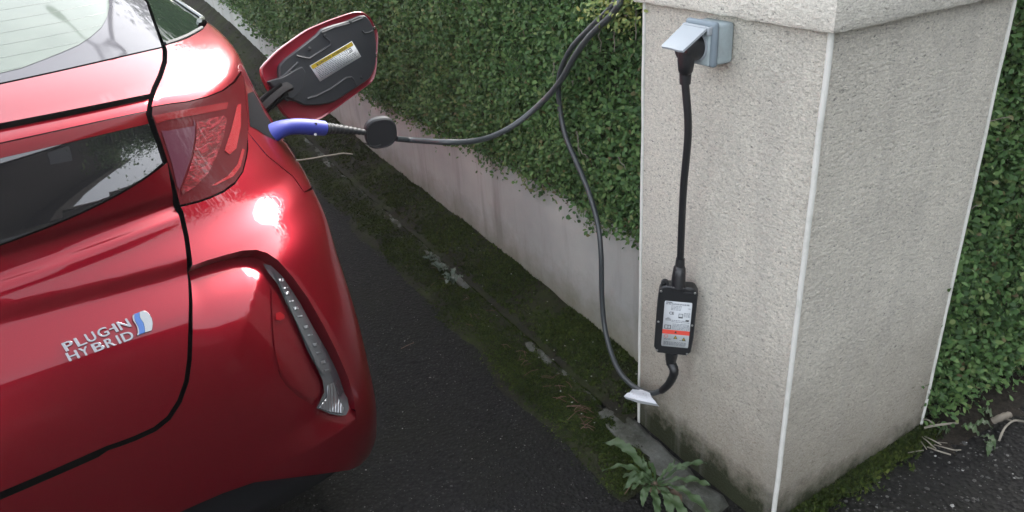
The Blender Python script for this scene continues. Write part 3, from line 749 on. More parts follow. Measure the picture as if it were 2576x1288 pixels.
# ---- tail lamp
TLtop = [(383, 271), (430, 263), (470, 258), (520, 246), (560, 230), (590, 208), (606, 184)]
TLr = [(613, 205), (617, 250), (622, 300), (622, 340), (618, 390), (608, 432), (590, 458)]
TLb = [(560, 480), (530, 494), (500, 505), (452, 516)]
TLl = [(448, 500), (436, 455), (420, 405), (404, 355), (391, 318), (381, 290)]
tlaz = pix(TLtop+TLr+TLb+TLl, True, 9)
tl_off = lambda a, z: -.002
tail = patch(MB(), tlaz[::-1], tl_off, .009).build('tail_lamp', M_tail, car)
def sub(px, name, m, off, parent=tail, step=.006, th=.0006): return patch(MB(), pix(px, True, 8)[::-1], lambda a, z: off, step, th).build(name, m, parent)
sub([(384, 292), (470, 275), (545, 262), (572, 258), (568, 275), (545, 280), (480, 292), (420, 303), (392, 312)], 'upper_sheen', M_tail_mid, -.0030)  # lighter red painted as the sheen on the lamp's upturned top
sub([(404, 330), (420, 330), (486, 318), (484, 300), (489, 310), (488, 345), (478, 400), (462, 445), (450, 478), (444, 470), (430, 410)], 'plum_sky_reflection', M_tail_sky, -.0032)  # sky reflection painted as a plum patch on the lens
sub([(492, 308), (520, 300), (560, 292), (568, 300), (560, 345), (545, 390), (520, 440), (490, 470), (458, 490), (453, 480), (470, 440), (484, 395), (491, 350)], 'faceted_reflect_patch', M_tail_streaks, -.0034)  # tree reflections painted as pale streaks over the lens
sub([(594, 265), (603, 262), (603, 320), (592, 375), (575, 390), (562, 380), (578, 330)], 'brake_light_bar', M_tail_bright, -.0036)
sub([(607, 375), (613, 378), (603, 420), (585, 445), (540, 468), (530, 468), (570, 445), (595, 415)], 'lower_light_bar', M_tail_bright, -.0033)

# ---- quarter panel above and ahead of the lamp
q_left = [p for p in gside(6.5) if p[1] < 268]
qtop = zc([(1600, 440), (1720, 405), (1820, 368), (1925, 308), (1960, 285), (2050, 150), (2070, 60), (2050, 0)], 0, 0, s1)
joint = [(596, 456), (612, 440), (622, 400), (626, 360), (617, 331), (645, 360), (671, 389), (705, 417), (738, 443), (778, 503)]
jn = pix([(622, 330), (645, 358), (671, 389), (705, 417), (738, 443), (765, 482)], step=9)
jend = jn[-1]
up = pix(qtop, step=9)
lft = [p for p in pix(q_left, step=9)]
lft = [p for p in lft if p[1] < up[0][1]-.004]
tail_edge = pix([(381, 268), (430, 259.5), (470, 254.5), (520, 242.5), (559, 227), (587, 205), (606, 178)], step=9)
tail_r = pix([(616, 203), (620, 250), (625, 300), (625, 328)], step=9)
qp = up+[(95, 1.23), (180, 1.20), (330, 1.02), (330, .95), (200, .86), (150, .80), (128, .70), (jend[0]+6, jend[1]-.02)]+jn[::-1]+tail_r[::-1]+tail_edge[::-1]+lft[::-1]
patch(MB(), qp[::-1], lambda a, z: 0.0, .014).build('quarter_panel', M_red, car)
# right flank, far side and roof (mostly out of the frame)
patch(MB(), [(129, .705), (151, .80), (201, .862), (331, .952), (331, .30), (218, .27), (205, .5), (190, .62), (165, .66), (140, .62)], lambda a, z: 0.0, .03).build('side_panel', M_red, car)
patch(MB(), [(-331, .30), (-331, 1.0), (-180, 1.15), (-62, 1.09), (-55, 1.05), (-50, .9), (-50, .75), (-56, .45), (-140, .30), (-140, .62), (-165, .66), (-190, .62), (-205, .5), (-218, .27)], lambda a, z: 0.0, .03).build('side_panel', M_red, car)

# ---- bumper: two skins meeting at the crest beside the reflector lamp
crest = [(484, 668), (520, 655), (560, 643), (610, 630), (645, 628), (672, 636), (700, 655), (735, 695), (775, 750), (815, 820), (850, 890), (876, 950), (890, 1000), (893, 1030)]
crest_az = pix(crest, step=9)
tl_lower = pix([(602, 447), (592, 463), (562, 485), (530, 499), (500, 510), (455, 521)], step=9)
g_up = [p for p in gr if p[1] < tl_lower[-1][1]-.002 and p[1] > crest_az[0][1]+.002]
jn2 = [(a, z-.004) for a, z in jn]; jn2 = pix([(623, 332.5), (645, 360.5), (670.5, 391.5), (704.5, 419.5), (737.5, 445.5), (764.5, 484.5)], step=9)
corner = pix([(912, 1060), (922, 1090), (930, 1130), (926, 1150)], step=9)
lowedge = pix([(926, 1156), (905, 1172), (880, 1183), (800, 1194), (720, 1204), (640, 1214), (560, 1242), (500, 1268)], step=12)
a_low, z_low = lowedge[-1]
# outer skin: shoulder, corner and flank
outer = crest_az+[(hit(895, 1035))]+pix([(897, 1060), (906, 1120), (914, 1148), (918, 1160)], step=9)
outer += [(72, .188), (100, .19), (133, .25), (137, .40), (136, .60), (128, .69), (jend[0]+6, jend[1]-.026)]+jn2[::-1]+pix([(625, 375), (621, 398), (612, 433)], step=9)+tl_lower+g_up
b_mb = MB(); patch(b_mb, outer[::-1], lambda a, z: 0.0, .011)
# inner skin: recessed behind the crest, fading out to the left and below
cz = np.array([(a*SA, z) for a, z in dens(crest_az, .4, False)])
def inner_off(a, z):
    d = float(np.min(np.hypot(cz[:, 0]-a*SA, cz[:, 1]-z)))
    zi = np.interp(a, [p[0] for p in crest_az[:5]], [p[1] for p in crest_az[:5]])
    fade = np.clip((z-.32)/.06, 0, 1)
    return (.030*math.exp(-(d/.085)**1.3))*fade+.0012
g_dn = [p for p in gr if p[1] < crest_az[0][1]-.004]
z_c = g_dn[-1][1]; a_c = g_dn[-1][0]
edge_top = [(a, z_c-.004-.006*(1-(a/a_c)**2)) for a in np.linspace(a_c, 0, 18)][1:]
inner = crest_az+[hit(900, 1036)]+pix([(905, 1061), (914, 1121), (928, 1152)], step=9)+lowedge
inner = inner+[(a, z_low+.012*(1-(a/a_low))) for a in np.linspace(a_low, 0, 14)][1:]+edge_top[::-1]+g_dn[::-1]
patch(b_mb, inner, inner_off, .009)
# step wall between the two skins
w1 = [cw(*surf_off(a, z, 0)[0]) for a, z in dens(crest_az, .5, False)]; w2 = [cw(*surf_off(a, z, inner_off(a, z)+.004)[0]) for a, z in dens(crest_az, .5, False)]
k = len(w1); b_mb.add(w1+w2, [(i, k+i, k+i+1, i+1) for i in range(k-1)])
# left half, plain
left = [(-a, z) for a, z in inner_l] if False else [(0, z_low+.012)]+[(-a, z_low+.012*(1-(a/a_low))) for a in np.linspace(0, a_low, 14)][1:]+[(-72, .20), (-133, .25), (-137, .6), (-100, .72), (-62, .80), (-50, .8)]+[(-a, z) for a, z in g_dn]+[(-a, z) for a, z in edge_top]
patch(b_mb, left[::-1], lambda a, z: 0.0, .02)
b_mb.build('rear_bumper', M_red, car)
# black lower valance
val = [(0, z_low+.010)]+[(a, z_low+.012*(1-(a/a_low))-.002) for a in np.linspace(0, a_low, 14)][1:]+[(a, z-.002) for a, z in lowedge[::-1]]+[(72, .186), (100, .188), (133, .24), (133, .15), (60, .145), (0, .145)]
val_off = lambda a, z: .012+.25*max(0, .24-z)
patch(MB(), val[::-1], val_off, .016, .01).build('lower_valance', M_seam, car)
patch(MB(), [(-a, z) for a, z in val], val_off, .025, .01).build('lower_valance', M_seam, car)

# ---- reflector lamp in the bumper
z6 = lambda pts: [((960+x/1.952)*K, (940+y/1.952)*K) for x, y in pts]
LO = lambda d: (lambda a, z: inner_off(a, z)-d)
lens_out = z6([(80, 68), (140, 76), (230, 160), (300, 262), (370, 372), (470, 560), (570, 730), (640, 872), (690, 1010), (706, 1080), (694, 1160), (664, 1205), (625, 1210), (560, 1200), (450, 1155), (478, 1112), (520, 1040), (512, 950), (480, 880), (400, 730), (300, 480), (250, 380), (190, 230), (120, 140)])
lamp = patch(MB(), pix(lens_out, True, 7)[::-1], LO(.010), .007, .008).build('bumper_lamp', M_lens, car)
def lsub(px, name, m, d, step=.005): return patch(MB(), pix(z6(px), True, 6)[::-1], LO(d), step, .0015).build(name, m, lamp)
lsub([(545, 1000), (552, 985), (600, 968), (628, 1060), (655, 1150), (640, 1190), (560, 1182), (470, 1152), (500, 1120), (536, 1080)], 'faceted_reflect_patch', M_facet, .0125)
lsub([(150, 105), (230, 175), (280, 250), (330, 330), (440, 530), (520, 690), (575, 800), (600, 880), (510, 905), (470, 850), (430, 760), (350, 590), (285, 450), (205, 240)], 'light_tube', mat('lamp_tube_grey', (.060, .063, .068), .25, .3, .7), .0125)
for (x, y) in ((215, 200), (255, 300), (318, 412), (392, 552), (457, 684), (516, 815)):
    lsub([(x-20, y-8), (x+14, y-14), (x+20, y+6), (x-12, y+12)], 'led', M_facet, .0145, .004)
    lsub([(x+10, y+58), (x+48, y+50), (x+52, y+58), (x+12, y+68)], 'lens_rib', M_facet, .0138, .004)
rl = patch(MB(), pix(z6([(150, 240), (195, 300), (250, 400), (300, 500), (400, 745), (470, 885), (500, 960), (508, 1035), (470, 1095), (380, 1075), (250, 985), (180, 870), (150, 740), (140, 560), (142, 380)]), True, 8)[::-1], LO(.003), .008, .002).build('red_reflector', M_lensred, car)
patch(MB(), pix(z6([(165, 450), (200, 440), (235, 465), (232, 490), (195, 508), (160, 500)]), True, 6)[::-1], LO(.006), .005, .004).build('reflector_bulb', M_tail_bright, rl)
patch(MB(), pix(z6([(175, 870), (230, 935), (330, 1020), (440, 1085), (466, 1100), (440, 1138), (330, 1075), (235, 990), (190, 920)]), True, 8)[::-1], LO(.001), .008, .002).build('lamp_recess', M_lensred, car)

# ---- badge
bz_ = on_plane(270, 840, cw(0, float(YO(.69)), .69), CF)
def car_frame_at(px, py, off=-.001):
    a, z = hit(px, py); p, n_ = surf_off(a, z, off+lowoff(a, z)); t = surf(a+1, z)-surf(a-1, z); t /= np.linalg.norm(t)
    T = CR*t[0]+CF*t[1]; N_ = CR*n_[0]+CF*n_[1]+PZ*n_[2]; U_ = np.cross(N_, T); return cw(*p), T, U_/np.linalg.norm(U_), N_
def text_mesh(body, size, depth, bold=0.0, spacing=1.0, bevel=0.0):
    cu = bpy.data.curves.new('txt', 'FONT'); cu.body = body; cu.size = size; cu.extrude = depth; cu.offset = bold; cu.space_character = spacing; cu.bevel_depth = bevel
    ob = bpy.data.objects.new('txt', cu); COL.objects.link(ob); dg = bpy.context.evaluated_depsgraph_get(); me = ob.evaluated_get(dg).to_mesh()
    V = [tuple(v.co) for v in me.vertices]; F = [tuple(p.vertices) for p in me.polygons]
    bpy.data.objects.remove(ob); bpy.data.curves.remove(cu); return V, F
def put_text(body, size, org, T, U_, N_, name, m, parent, depth=.0006, bold=0.0, sx=1.0, shear=0.0, width=None):
    V, F = text_mesh(body, size, depth, bold)
    if not V: return 0
    if width: w_ = max(v[0] for v in V); sx = width/w_
    mb = MB(); mb.add([org+T*(v[0]*sx+shear*v[1])+U_*v[1]+N_*(v[2]+depth) for v in V], F, 0, False); mb.build(name, m, parent, 0)
    return max(v[0] for v in V)*sx
pO, T0, U0, N0 = car_frame_at(255, 845)
bd = bpy.data.objects.new('badge', None); COL.objects.link(bd); bd['_org'] = car['_org']; bd.parent = car; bd['label'] = 'chrome lettering badge with a blue wave emblem'
def bpt(px, py): return on_plane(px, py, pO, N0)
z5 = lambda x, y: ((200+x/4.6)*K, (1120+y/4.6)*K)
def letters(word, ends):                      # bottom-left and bottom-right of each letter, traced
    for ch, (x0, y0, x1, y1, hgt) in zip(word, ends):
        A_, B_ = bpt(*z5(x0, y0)), bpt(*z5(x1, y1)); w_ = np.linalg.norm(B_-A_); T = (B_-A_)/w_; Uv = np.cross(N0, T)
        V, F = text_mesh(ch, .02, .0008, .0001, bevel=.0004); xs = [v[0] for v in V]; ys = [v[1] for v in V]
        sx = w_/(max(xs)-min(xs)); hh = np.linalg.norm(bpt(*z5(x0, y0-hgt))-A_)
        sy = hh/(max(ys)-min(ys)) if ch != '-' else 1.0; y00 = min(ys) if ch != '-' else -.0
        MB().add([A_+T*((v[0]-min(xs))*sx-.12*(v[1]-y00)*sy)+Uv*(v[1]-y00)*sy+N0*(v[2]+.0012) for v in V], F, 0, False).build('letter', M_chrome, bd, 0)
def row(y_at, xs, hgt): return [(x0, y_at(x0), x1, y_at(x1), hgt) for x0, x1 in xs]
top_y = lambda x: 925-(x-215)*.388; bot_y = lambda x: 1085-(x-290)*.352
letters('PLUG', row(top_y, [(222, 395), (430, 592), (612, 772), (815, 990)], 170))
letters('-', [(985, 575, 1060, 545, 20)])
letters('IN', row(top_y, [(1085, 1135), (1165, 1355)], 165))
letters('HYBRID', row(bot_y, [(280, 470), (492, 660), (715, 905), (935, 1090), (1140, 1182), (1222, 1412)], 160))
def emb(poly, h0, h1, name, m): MB().prism([bpt(*z5(x, y))+N0*h0 for x, y in poly], N0*(h1-h0), 0, .0006).build(name, m, bd, 40, recalc=True)
emb([(1480, 235), (1540, 212), (1605, 222), (1660, 280), (1700, 350), (1715, 430), (1705, 520), (1690, 560), (1580, 590), (1570, 500), (1545, 420), (1510, 370), (1485, 320)], .0, .004, 'emblem_disc', M_silver)
emb([(1395, 272), (1480, 240), (1485, 320), (1510, 370), (1545, 420), (1570, 500), (1578, 590), (1470, 632), (1478, 580), (1462, 500), (1432, 435), (1398, 375), (1386, 320)], .0, .0043, 'emblem_wave', M_emb_blue)
emb([(1362, 290), (1395, 268), (1388, 320), (1400, 375), (1434, 435), (1464, 500), (1480, 580), (1472, 640), (1440, 645), (1455, 590), (1445, 510), (1412, 440), (1372, 385), (1358, 330)], .0, .0047, 'emblem_edge', M_chrome)

# ---- charging port and flap
port_az = pix([(622, 236), (636, 230), (648, 250), (665, 285), (690, 322), (700, 345), (690, 352), (662, 338), (646, 326), (628, 318)], True, 8)
patch(MB(), port_az[::-1], lambda a, z: -.0010, .008, .01).build('charging_port', M_seam, car)
pA, pZ_ = hit(668, 322); P_port = cw(*surf(pA, pZ_))
z2 = lambda pts: [((920+x/2.8)*K, (20+y/2.8)*K) for x, y in pts]
flap_p = cw(.90, .86, .95); flap_n = -(CF*.93-CR*.25)+PZ*.12; flap_n /= np.linalg.norm(flap_n)
fp = lambda pts, d=0.0: [on_plane(x, y, flap_p, flap_n)+flap_n*d for x, y in z2(pts)]
def round_poly(P, r=.25, k=3):
    out = []
    for i in range(len(P)):
        a, b, c = np.array(P[i-1], float), np.array(P[i], float), np.array(P[(i+1) % len(P)], float); p, q_ = b+(a-b)*r, b+(c-b)*r
        for t in np.linspace(0, 1, k): out.append(tuple((1-t)**2*p+2*t*(1-t)*b+t*t*q_))
    return out
flap = bpy.data.objects.new('charging_flap', None); COL.objects.link(flap); flap['_org'] = car['_org']; flap.parent = car; flap['label'] = 'open charging flap with dark lining and a yellow and white caution sticker'
shell = round_poly([(150, 660), (330, 470), (640, 250), (880, 150), (1120, 68), (1215, 64), (1300, 130), (1372, 260), (1384, 330), (1366, 690), (1330, 800), (1180, 910), (780, 1205), (600, 1230), (430, 1190), (250, 920), (165, 760)])
dome = MB(); o_ = fp(shell); c_ = sum(o_)/len(o_)
ringp = [[p+flap_n*.006 for p in o_], [p+flap_n*.008+(c_-p)*.012 for p in o_], [p+flap_n*.003+(c_-p)*.04 for p in o_]]
back = [[p-flap_n*.004 for p in o_], [p-flap_n*.012+(c_-p)*.05 for p in o_], [p-flap_n*.020+(c_-p)*.4 for p in o_]]
R = back[::-1]+ringp; n = len(o_)
dome.add([p for r in R for p in r], [(i*n+k, i*n+(k+1) % n, (i+1)*n+(k+1) % n, (i+1)*n+k) for i in range(len(R)-1) for k in range(n)]+[tuple(range(n-1, -1, -1)), tuple((len(R)-1)*n+k for k in range(n))])
dome.build('flap_skin', M_redin, flap, 50, recalc=True)
lin = round_poly([(325, 640), (400, 560), (540, 455), (720, 310), (770, 250), (900, 205), (1040, 168), (1180, 108), (1235, 108), (1285, 165), (1330, 270), (1350, 400), (1345, 600), (1318, 700), (1275, 775), (1100, 890), (900, 1020), (760, 1048), (590, 1052), (520, 1010), (400, 985), (345, 890), (330, 790)])
MB().prism(fp(lin, .003), flap_n*.012, 0, .004).build('flap_lining', M_gplast, flap, 35, recalc=True)
def ribp(pts, h, name='lining_rib', w=.0035):
    MB().tube(fp(pts, .015), w, 6).build(name, M_gplast, flap)
ribp([(500, 530), (560, 545), (640, 560), (860, 420), (855, 380), (800, 330)], 0)
ribp([(700, 960), (860, 880), (1030, 760), (1080, 755), (1110, 790), (1140, 850)], 0)
ribp([(620, 980), (720, 950)], 0); ribp([(1195, 270), (1220, 295), (1260, 290), (1310, 265)], 0, w=.003)
ribp([(770, 290), (900, 235), (1050, 195), (1200, 135)], 0); ribp([(350, 760), (520, 600)], 0)
ribp([(420, 690), (480, 720), (560, 670)], 0); ribp([(380, 980), (420, 1000)], 0)
for (x, y) in ((800, 320), (1190, 760), (640, 460), (1070, 180)): MB().lathe(fp([(x, y)], .0145)[0], flap_n, [(.006, 0), (.006, .003), (.004, .004), (.0, .004)], 12).build('lining_boss', M_bplast, flap)
for (x, y) in ((1325, 245), (1340, 525)): MB().rbox(fp([(x, y)], .014)[0], PZ*.006, np.cross(flap_n, PZ)*.0025, flap_n*.003, .001).build('latch', M_chrome, flap)
MB().prism(fp(round_poly([(200, 800), (330, 760), (560, 640), (600, 700), (560, 900), (460, 990), (360, 960)], .15), .006), flap_n*.014, 0, .004).build('hinge_plate', M_gplast, flap, 35, recalc=True)
arm = fp([(400, 850), (320, 890), (220, 970), (130, 1050), (80, 1090)], .02); arm[-1] = arm[-1]-flap_n*.01
MB().tube(spline(arm, 4), [(.030, .014)]*17, 10).build('hinge_arm', M_tyre, flap)
for dv in ((-18, -42), (48, 62)):
    MB().tube(spline(fp([(330+dv[0], 870+dv[1]), (220+dv[0], 960+dv[1]), (110+dv[0], 1060+dv[1])], .03), 4), .0062, 8).build('hinge_rail', M_seam, flap)
MB().rbox(fp([(345, 950)], .03)[0], PZ*.008, np.cross(flap_n, PZ)*.008, flap_n*.006, .002).build('hinge_clip', M_bplast, flap)
# caution sticker
cA, cB, cC, cD = fp([(642, 636), (1086, 378), (1184, 540), (752, 802)], .0155)
Ts = (cB-cA); Lw = np.linalg.norm(Ts); Ts /= Lw; Us = np.cross(flap_n, Ts); Lh = np.linalg.norm(cD-cA)
if Us@(cA-cD) < 0: Us = -Us
st = bpy.data.objects.new('caution_sticker', None); COL.objects.link(st); st['_org'] = car['_org']; st.parent = flap
lp = lambda u, v, d=0: cD+(cC-cD)*u+(cA-cD)*v+((cB-cA)-(cC-cD))*u*v+flap_n*d     # 0..1 coordinates on the sticker
def lquad(mb, u0, v0, u1, v1, d, mi): mb.add([lp(u0, v0, d), lp(u1, v0, d), lp(u1, v1, d), lp(u0, v1, d)], [(0, 1, 2, 3)], mi, False)
sm = MB(); sm.prism([lp(0, 0), lp(1, 0), lp(1, 1), lp(0, 1)], flap_n*.0006, 0)
lquad(sm, .015, .76, .985, .975, .0009, 1)
rr_ = random.Random(3)
for i in range(8):
    v_ = .70-i*.083; u = .05
    while u < (.74 if i < 4 else .93):
        w_ = rr_.uniform(.02, .07); lquad(sm, u, v_, min(u+w_, .95), v_+.034, .0009, 2); u += w_+.014
    
for (u0, v0, u1, v1) in ((.79, .50, .90, .53), (.79, .70, .90, .73), (.79, .50, .80, .73), (.893, .5, .903, .73), (.84, .48, .85, .70), (.865, .55, .878, .64), (.865, .665, .878, .695)): lquad(sm, u0, v0, u1, v1, .0010, 3)
for (u0, v0, u1, v1) in ((.90, .06, .97, .07), (.90, .25, .97, .26), (.90, .06, .905, .26), (.965, .06, .97, .26)): lquad(sm, u0, v0, u1, v1, .0010, 3)
sm.build('sticker', [M_white, M_yellow, M_greyink, M_ink], st) if False else None
o = sm.build('caution_sticker_face', [M_white, M_yellow, M_greyink, M_ink], flap, 0); bpy.data.objects.remove(st); o.name = 'caution_sticker'
Vt, Ft = text_mesh('CAUTION  ATTENTION', 1.0, 0, .02); mx = max(v[0] for v in Vt)
MB().add([lp(.17+.66*v[0]/mx, .81+.16*v[1], .0013) for v in Vt], Ft, 0, False).build('caution_words', M_ink, flap, 0)
MB().add([lp(.115, .80, .0012), lp(.16, .80, .0012), lp(.137, .95, .0012)], [(0, 1, 2)]).build('warning_triangle', M_ink, flap, 0)
# flank corner seen beyond the port
# wheels (in the arches, out of the frame)
for (x, y) in ((.80, 1.02), (-.80, 1.02), (.78, 3.72), (-.78, 3.72)):
    wl = bpy.data.objects.new('wheel', None); COL.objects.link(wl); wl['_org'] = car['_org']; wl.parent = car
    sg = 1 if x > 0 else -1; c_ = cw(x, y, .315)
    MB().lathe(c_-CR*.1*sg, CR*sg, [(.19, 0), (.29, .0), (.315, .03), (.315, .17), (.30, .195), (.21, .20)], 36).build('tyre', M_tyre, wl, recalc=True)
    rim = MB().lathe(c_, CR*sg, [(.205, .06), (.205, .095), (.19, .09), (.06, .075), (.0, .085)], 36)
    for k in range(5):
        a = k*2*math.pi/5; d = CF*math.cos(a)+PZ*math.sin(a); rim.tube([c_+CR*sg*.085+d*.03, c_+CR*sg*.10+d*.195], [.028, .02], 6)
    rim.build('rim', M_silver, wl, recalc=True)

# ------------------------------------------------------------------ wall socket
SC = G(.2565, 0, 1.075)
sk = thing('wall_socket', 'grey weatherproof wall socket with its flap lifted on the pillar', 'socket', G(.2565, 0, 1.03))
MB().rbox(G(.2585, -.020, 1.074), PA*.0385, PB*.021, PZ*.0385, .007, 4).build('back_box', M_sock, sk)
MB().rbox(G(.2585, -.047, 1.076), PA*.0425, PB*.0075, PZ*.0425, .007, 4).build('frame', M_sockd, sk)
MB().rbox(G(.2585, -.0555, 1.071), PA*.0335, PB*.003, PZ*.0345, .0028, 3).build('face_plate', M_sock, sk)
MB().lathe(G(.2585, -.0582, 1.071), -PB, [(.030, 0), (.030, .0025), (.026, .003), (.0255, .0), (.0, .0)], 32).build('socket_ring', M_sockl, sk)
# lifted flap
hl = G(.2585, -.060, 1.108)
fd = (-PB*.80-PZ*.42); fd /= np.linalg.norm(fd); fn = np.cross(fd, PA); fn = fn if fn[2] > 0 else -fn
lm = MB(); NU, NV = 8, 7; V = []
for h in (0.0, -.0045):
    for i in range(NU+1):
        for j in range(NV+1):
            t = i/NU; u = (j/NV-.5)*2; w_ = .033*(1-.06*t)
            crn = 1-.0*t; V.append(hl+PA*u*w_+fd*(.072*t-.004*abs(u)**6*(t > .99))+fn*(h+.004-.006*t*t*0-.004*u*u*t))
n1 = NV+1; top = [(i*n1+j, (i+1)*n1+j, (i+1)*n1+j+1, i*n1+j+1) for i in range(NU) for j in range(NV)]; o2 = (NU+1)*n1
bot_ = [tuple(o2+k for k in f[::-1]) for f in top]
per = [i*n1 for i in range(NU+1)]+[NU*n1+j for j in range(1, n1)]+[i*n1+NV for i in range(NU-1, -1, -1)]+[j for j in range(NV-1, 0, -1)]
sd_ = [(per[k], per[(k+1) % len(per)], o2+per[(k+1) % len(per)], o2+per[k]) for k in range(len(per))]
lm.add(V, top+bot_+sd_); lid = lm.build('flap', M_sockl, sk, 40, recalc=True)
for ss in (-.034, .034): MB().rbox(G(.2585+ss, -.059, 1.103), PA*.003, PB*.006, PZ*.008, .0025).build('hinge_lug', M_sockl, sk)
MB().rbox(G(.2585, -.0635, 1.108), PA*.030, PB*.004, PZ*.004, .003).build('hinge_bar', M_sockl, sk)

# ------------------------------------------------------------------ charging cable with control box
cc = thing('charging_cable', 'dark charging cable with control box, blue handle and plug, looped from car to pillar', 'charging cable', G(.3, -.06, .0))
# plug
plg = MB(); plg.lathe(G(.2585, -.057, 1.070), -PB, [(.0245, 0), (.0255, .004), (.0255, .026), (.022, .038), (.018, .041), (0, .041)], 28)
plg.build('plug', M_black, cc, 35)
pb0 = G(.2585, -.084, 1.070)
MB().tube([pb0+PZ*-.004, pb0-PZ*.024, pb0-PZ*.042, pb0-PZ*.050], [(.022, .0165), (.021, .016), (.018, .014), (.011, .010)], 16).build('plug_elbow', M_black, cc, 50)
MB().tube([pb0-PZ*.046, pb0-PZ*.068], [.0118, .0108], 14).build('plug_collar', M_black, cc, 50)
# control box
bw = -PA*.058+PB*.065; Wb = np.linalg.norm(bw); bw /= Wb; bn = np.array([-bw[1], bw[0], 0]); bn = bn if bn@(CPOS-G(.28, -.06, .44)) > 0 else -bn
BCf = G((.314+.256)/2, (-.095-.03)/2, .438); rot = rad(2.5); bu = PZ*math.cos(rot)+bw*math.sin(rot); bw = bw*math.cos(rot)-PZ*math.sin(rot)
HW, HH, HT = .0445, .0915, .015
def bx(u, v, d=0): return BCf+bw*u+bu*v+bn*d
cb = bpy.data.objects.new('control_box', None); COL.objects.link(cb); cb['_org'] = cc['_org']; cb.parent = cc; cb['label'] = 'black control box with a white instruction label'
out = [(-HW+.010, -HH), (HW-.012, -HH), (HW-.003, -HH+.010), (HW, -HH+.05), (HW, HH-.016), (HW-.008, HH-.003), (HW-.014, HH), (-HW+.014, HH), (-HW+.007, HH-.004), (-HW+.002, HH-.016), (-HW, HH-.05), (-HW, -HH+.016)]
MB().prism([bx(u, v, -2*HT) for u, v in out], bn*2*HT, 0, .003).build('case', M_black, cb, 35, recalc=True)
MB().lathe(bx(-HW+.014, HH+.004, -.012), bn, [(.009, 0), (.009, .008), (.0035, .0085), (.0035, .0), (0, 0)], 18).build('hanging_eye', M_black, cb)
MB().rbox(bx(.0, HH-.004, .001), bw*.016, bu*.005, bn*.003, .0015).build('top_rib', M_black, cb)
MB().rbox(bx(.022, HH-.013, .0005), bw*.010, bu*.002, bn*.0015, .001).build('rib', M_black, cb)
lw_, lh_ = .031, .0615; lc = (.0035, -.0075)
lbl = MB(); lq = lambda u, v, d=0: bx(lc[0]+u*lw_, lc[1]+v*lh_, d)
lbl.prism([lq(*p) for p in round_poly([(-1, -1), (1, -1), (1, 1), (-1, 1)], .04, 4)], bn*.0008, 0)
def lr(u0, v0, u1, v1, mi, d=.0011): lbl.add([lq(u0, v0, d), lq(u1, v0, d), lq(u1, v1, d), lq(u0, v1, d)], [(0, 1, 2, 3)], mi, False)
rr_ = random.Random(5)
def lines(u0, u1, v0, v1, n_, mi=1):
    for i in range(n_):
        v_ = v1-(v1-v0)*(i+.5)/n_; u = u0
        while u < u1-.04:
            w_ = min(rr_.uniform(.06, .2), u1-u); lr(u, v_-.010, u+w_, v_+.010, mi); u += w_+.035
lr(-.9, .945, -.45, .975, 2); lines(-.9, .85, .86, .93, 2); lines(-.5, .25, .62, .84, 4); lines(.72, .9, .72, .76, 1)
lines(.45, .9, .36, .56, 4); lines(-.4, .9, .09, .22, 2); lines(-.3, .95, -.22, .06, 5); lines(-.85, -.3, -.70, -.62, 2); lines(-.85, .8, -.93, -.76, 4); lines(.3, .8, -.70, -.66, 1)
for (u0, u1) in ((-1, 1),): lr(u0, -.43, u1, -.24, 3)
lr(.1, .33, .38, .36, 2); lr(.08, .30, .40, .50, 1, .0010); lr(.12, .36, .36, .48, 0, .00115); lr(.62, .19, .86, .25, 2)
for (u0, u1) in ((-.88, -.84), (-.64, -.60), (-.45, -.41)): lr(u0, -.19, u1, -.03, 2)
lr(-.88, -.05, -.41, -.03, 2); lr(-.88, -.20, -.41, -.18, 2)
lr(-.85, .22, -.45, .245, 2); lr(-.85, .17, -.45, .19, 2); lr(-.75, .27, -.55, .285, 2)
def tri(u, v, s, mi, d=.00125): lbl.add([lq(u-s, v-s*.5, d), lq(u+s, v-s*.5, d), lq(u, v+s*.55, d)], [(0, 1, 2)], mi, False)
tri(-.02, -.32, .10, 2); tri(.0, -.55, .15, 2); tri(.0, -.555, .09, 4, .0014); tri(.62, -.60, .15, 2); tri(.62, -.605, .09, 4, .0014)
for k in range(12):
    a0, a1 = k*math.pi/6, (k+1)*math.pi/6
    lbl.add([lq(-.70+.15*math.cos(a0), -.53+.075*math.sin(a0), .0012), lq(-.70+.15*math.cos(a1), -.53+.075*math.sin(a1), .0012), lq(-.70+.12*math.cos(a1), -.53+.06*math.sin(a1), .0012), lq(-.70+.12*math.cos(a0), -.53+.06*math.sin(a0), .0012)], [(0, 1, 2, 3)], 3, False)
lbl.build('label', [M_white, M_greyink, M_ink, M_redink, M_yellow], cb, 0)
Vt, Ft = text_mesh('CE', 1.0, 0, .01); mx = max(v[0] for v in Vt)
MB().add([lq(-.62+.36*v[0]/mx, .44+.17*v[1], .0013) for v in Vt], Ft, 0, False).build('approval_mark', M_ink, cb, 0)
for (u, v) in ((-HW+.007, HH-.014), (HW-.007, HH-.012), (-HW+.006, -.004), (HW-.006, -.006), (-HW+.008, -HH+.008), (HW-.011, -HH+.006)):
    MB().lathe(bx(u, v, -.001), bn, [(.0028, 0), (.0028, .0016), (.0016, .002), (0, .002)], 10).build('screw', M_screw, cb)
tp = bx(-.001, HH-.002, -HT)
MB().tube([tp, tp+bu*.012, tp+bu*.030, tp+bu*.044, tp+bu*.050], [(.0235, .016), (.022, .0155), (.019, .0145), (.016, .0135), (.0105, .0105)], 18).build('upper_boot', M_black, cc, 50)
MB().tube([tp+bu*.048, tp+bu*.068], [.0108, .0098], 14).build('upper_collar', M_black, cc, 50)
MB().rbox(tp+bu*.036+bn*.0135, bw*.009, bu*.006, bn*.0012, .001).build('boot_pad', M_cable, cc)
bt = bx(-.002, -HH+.002, -HT)
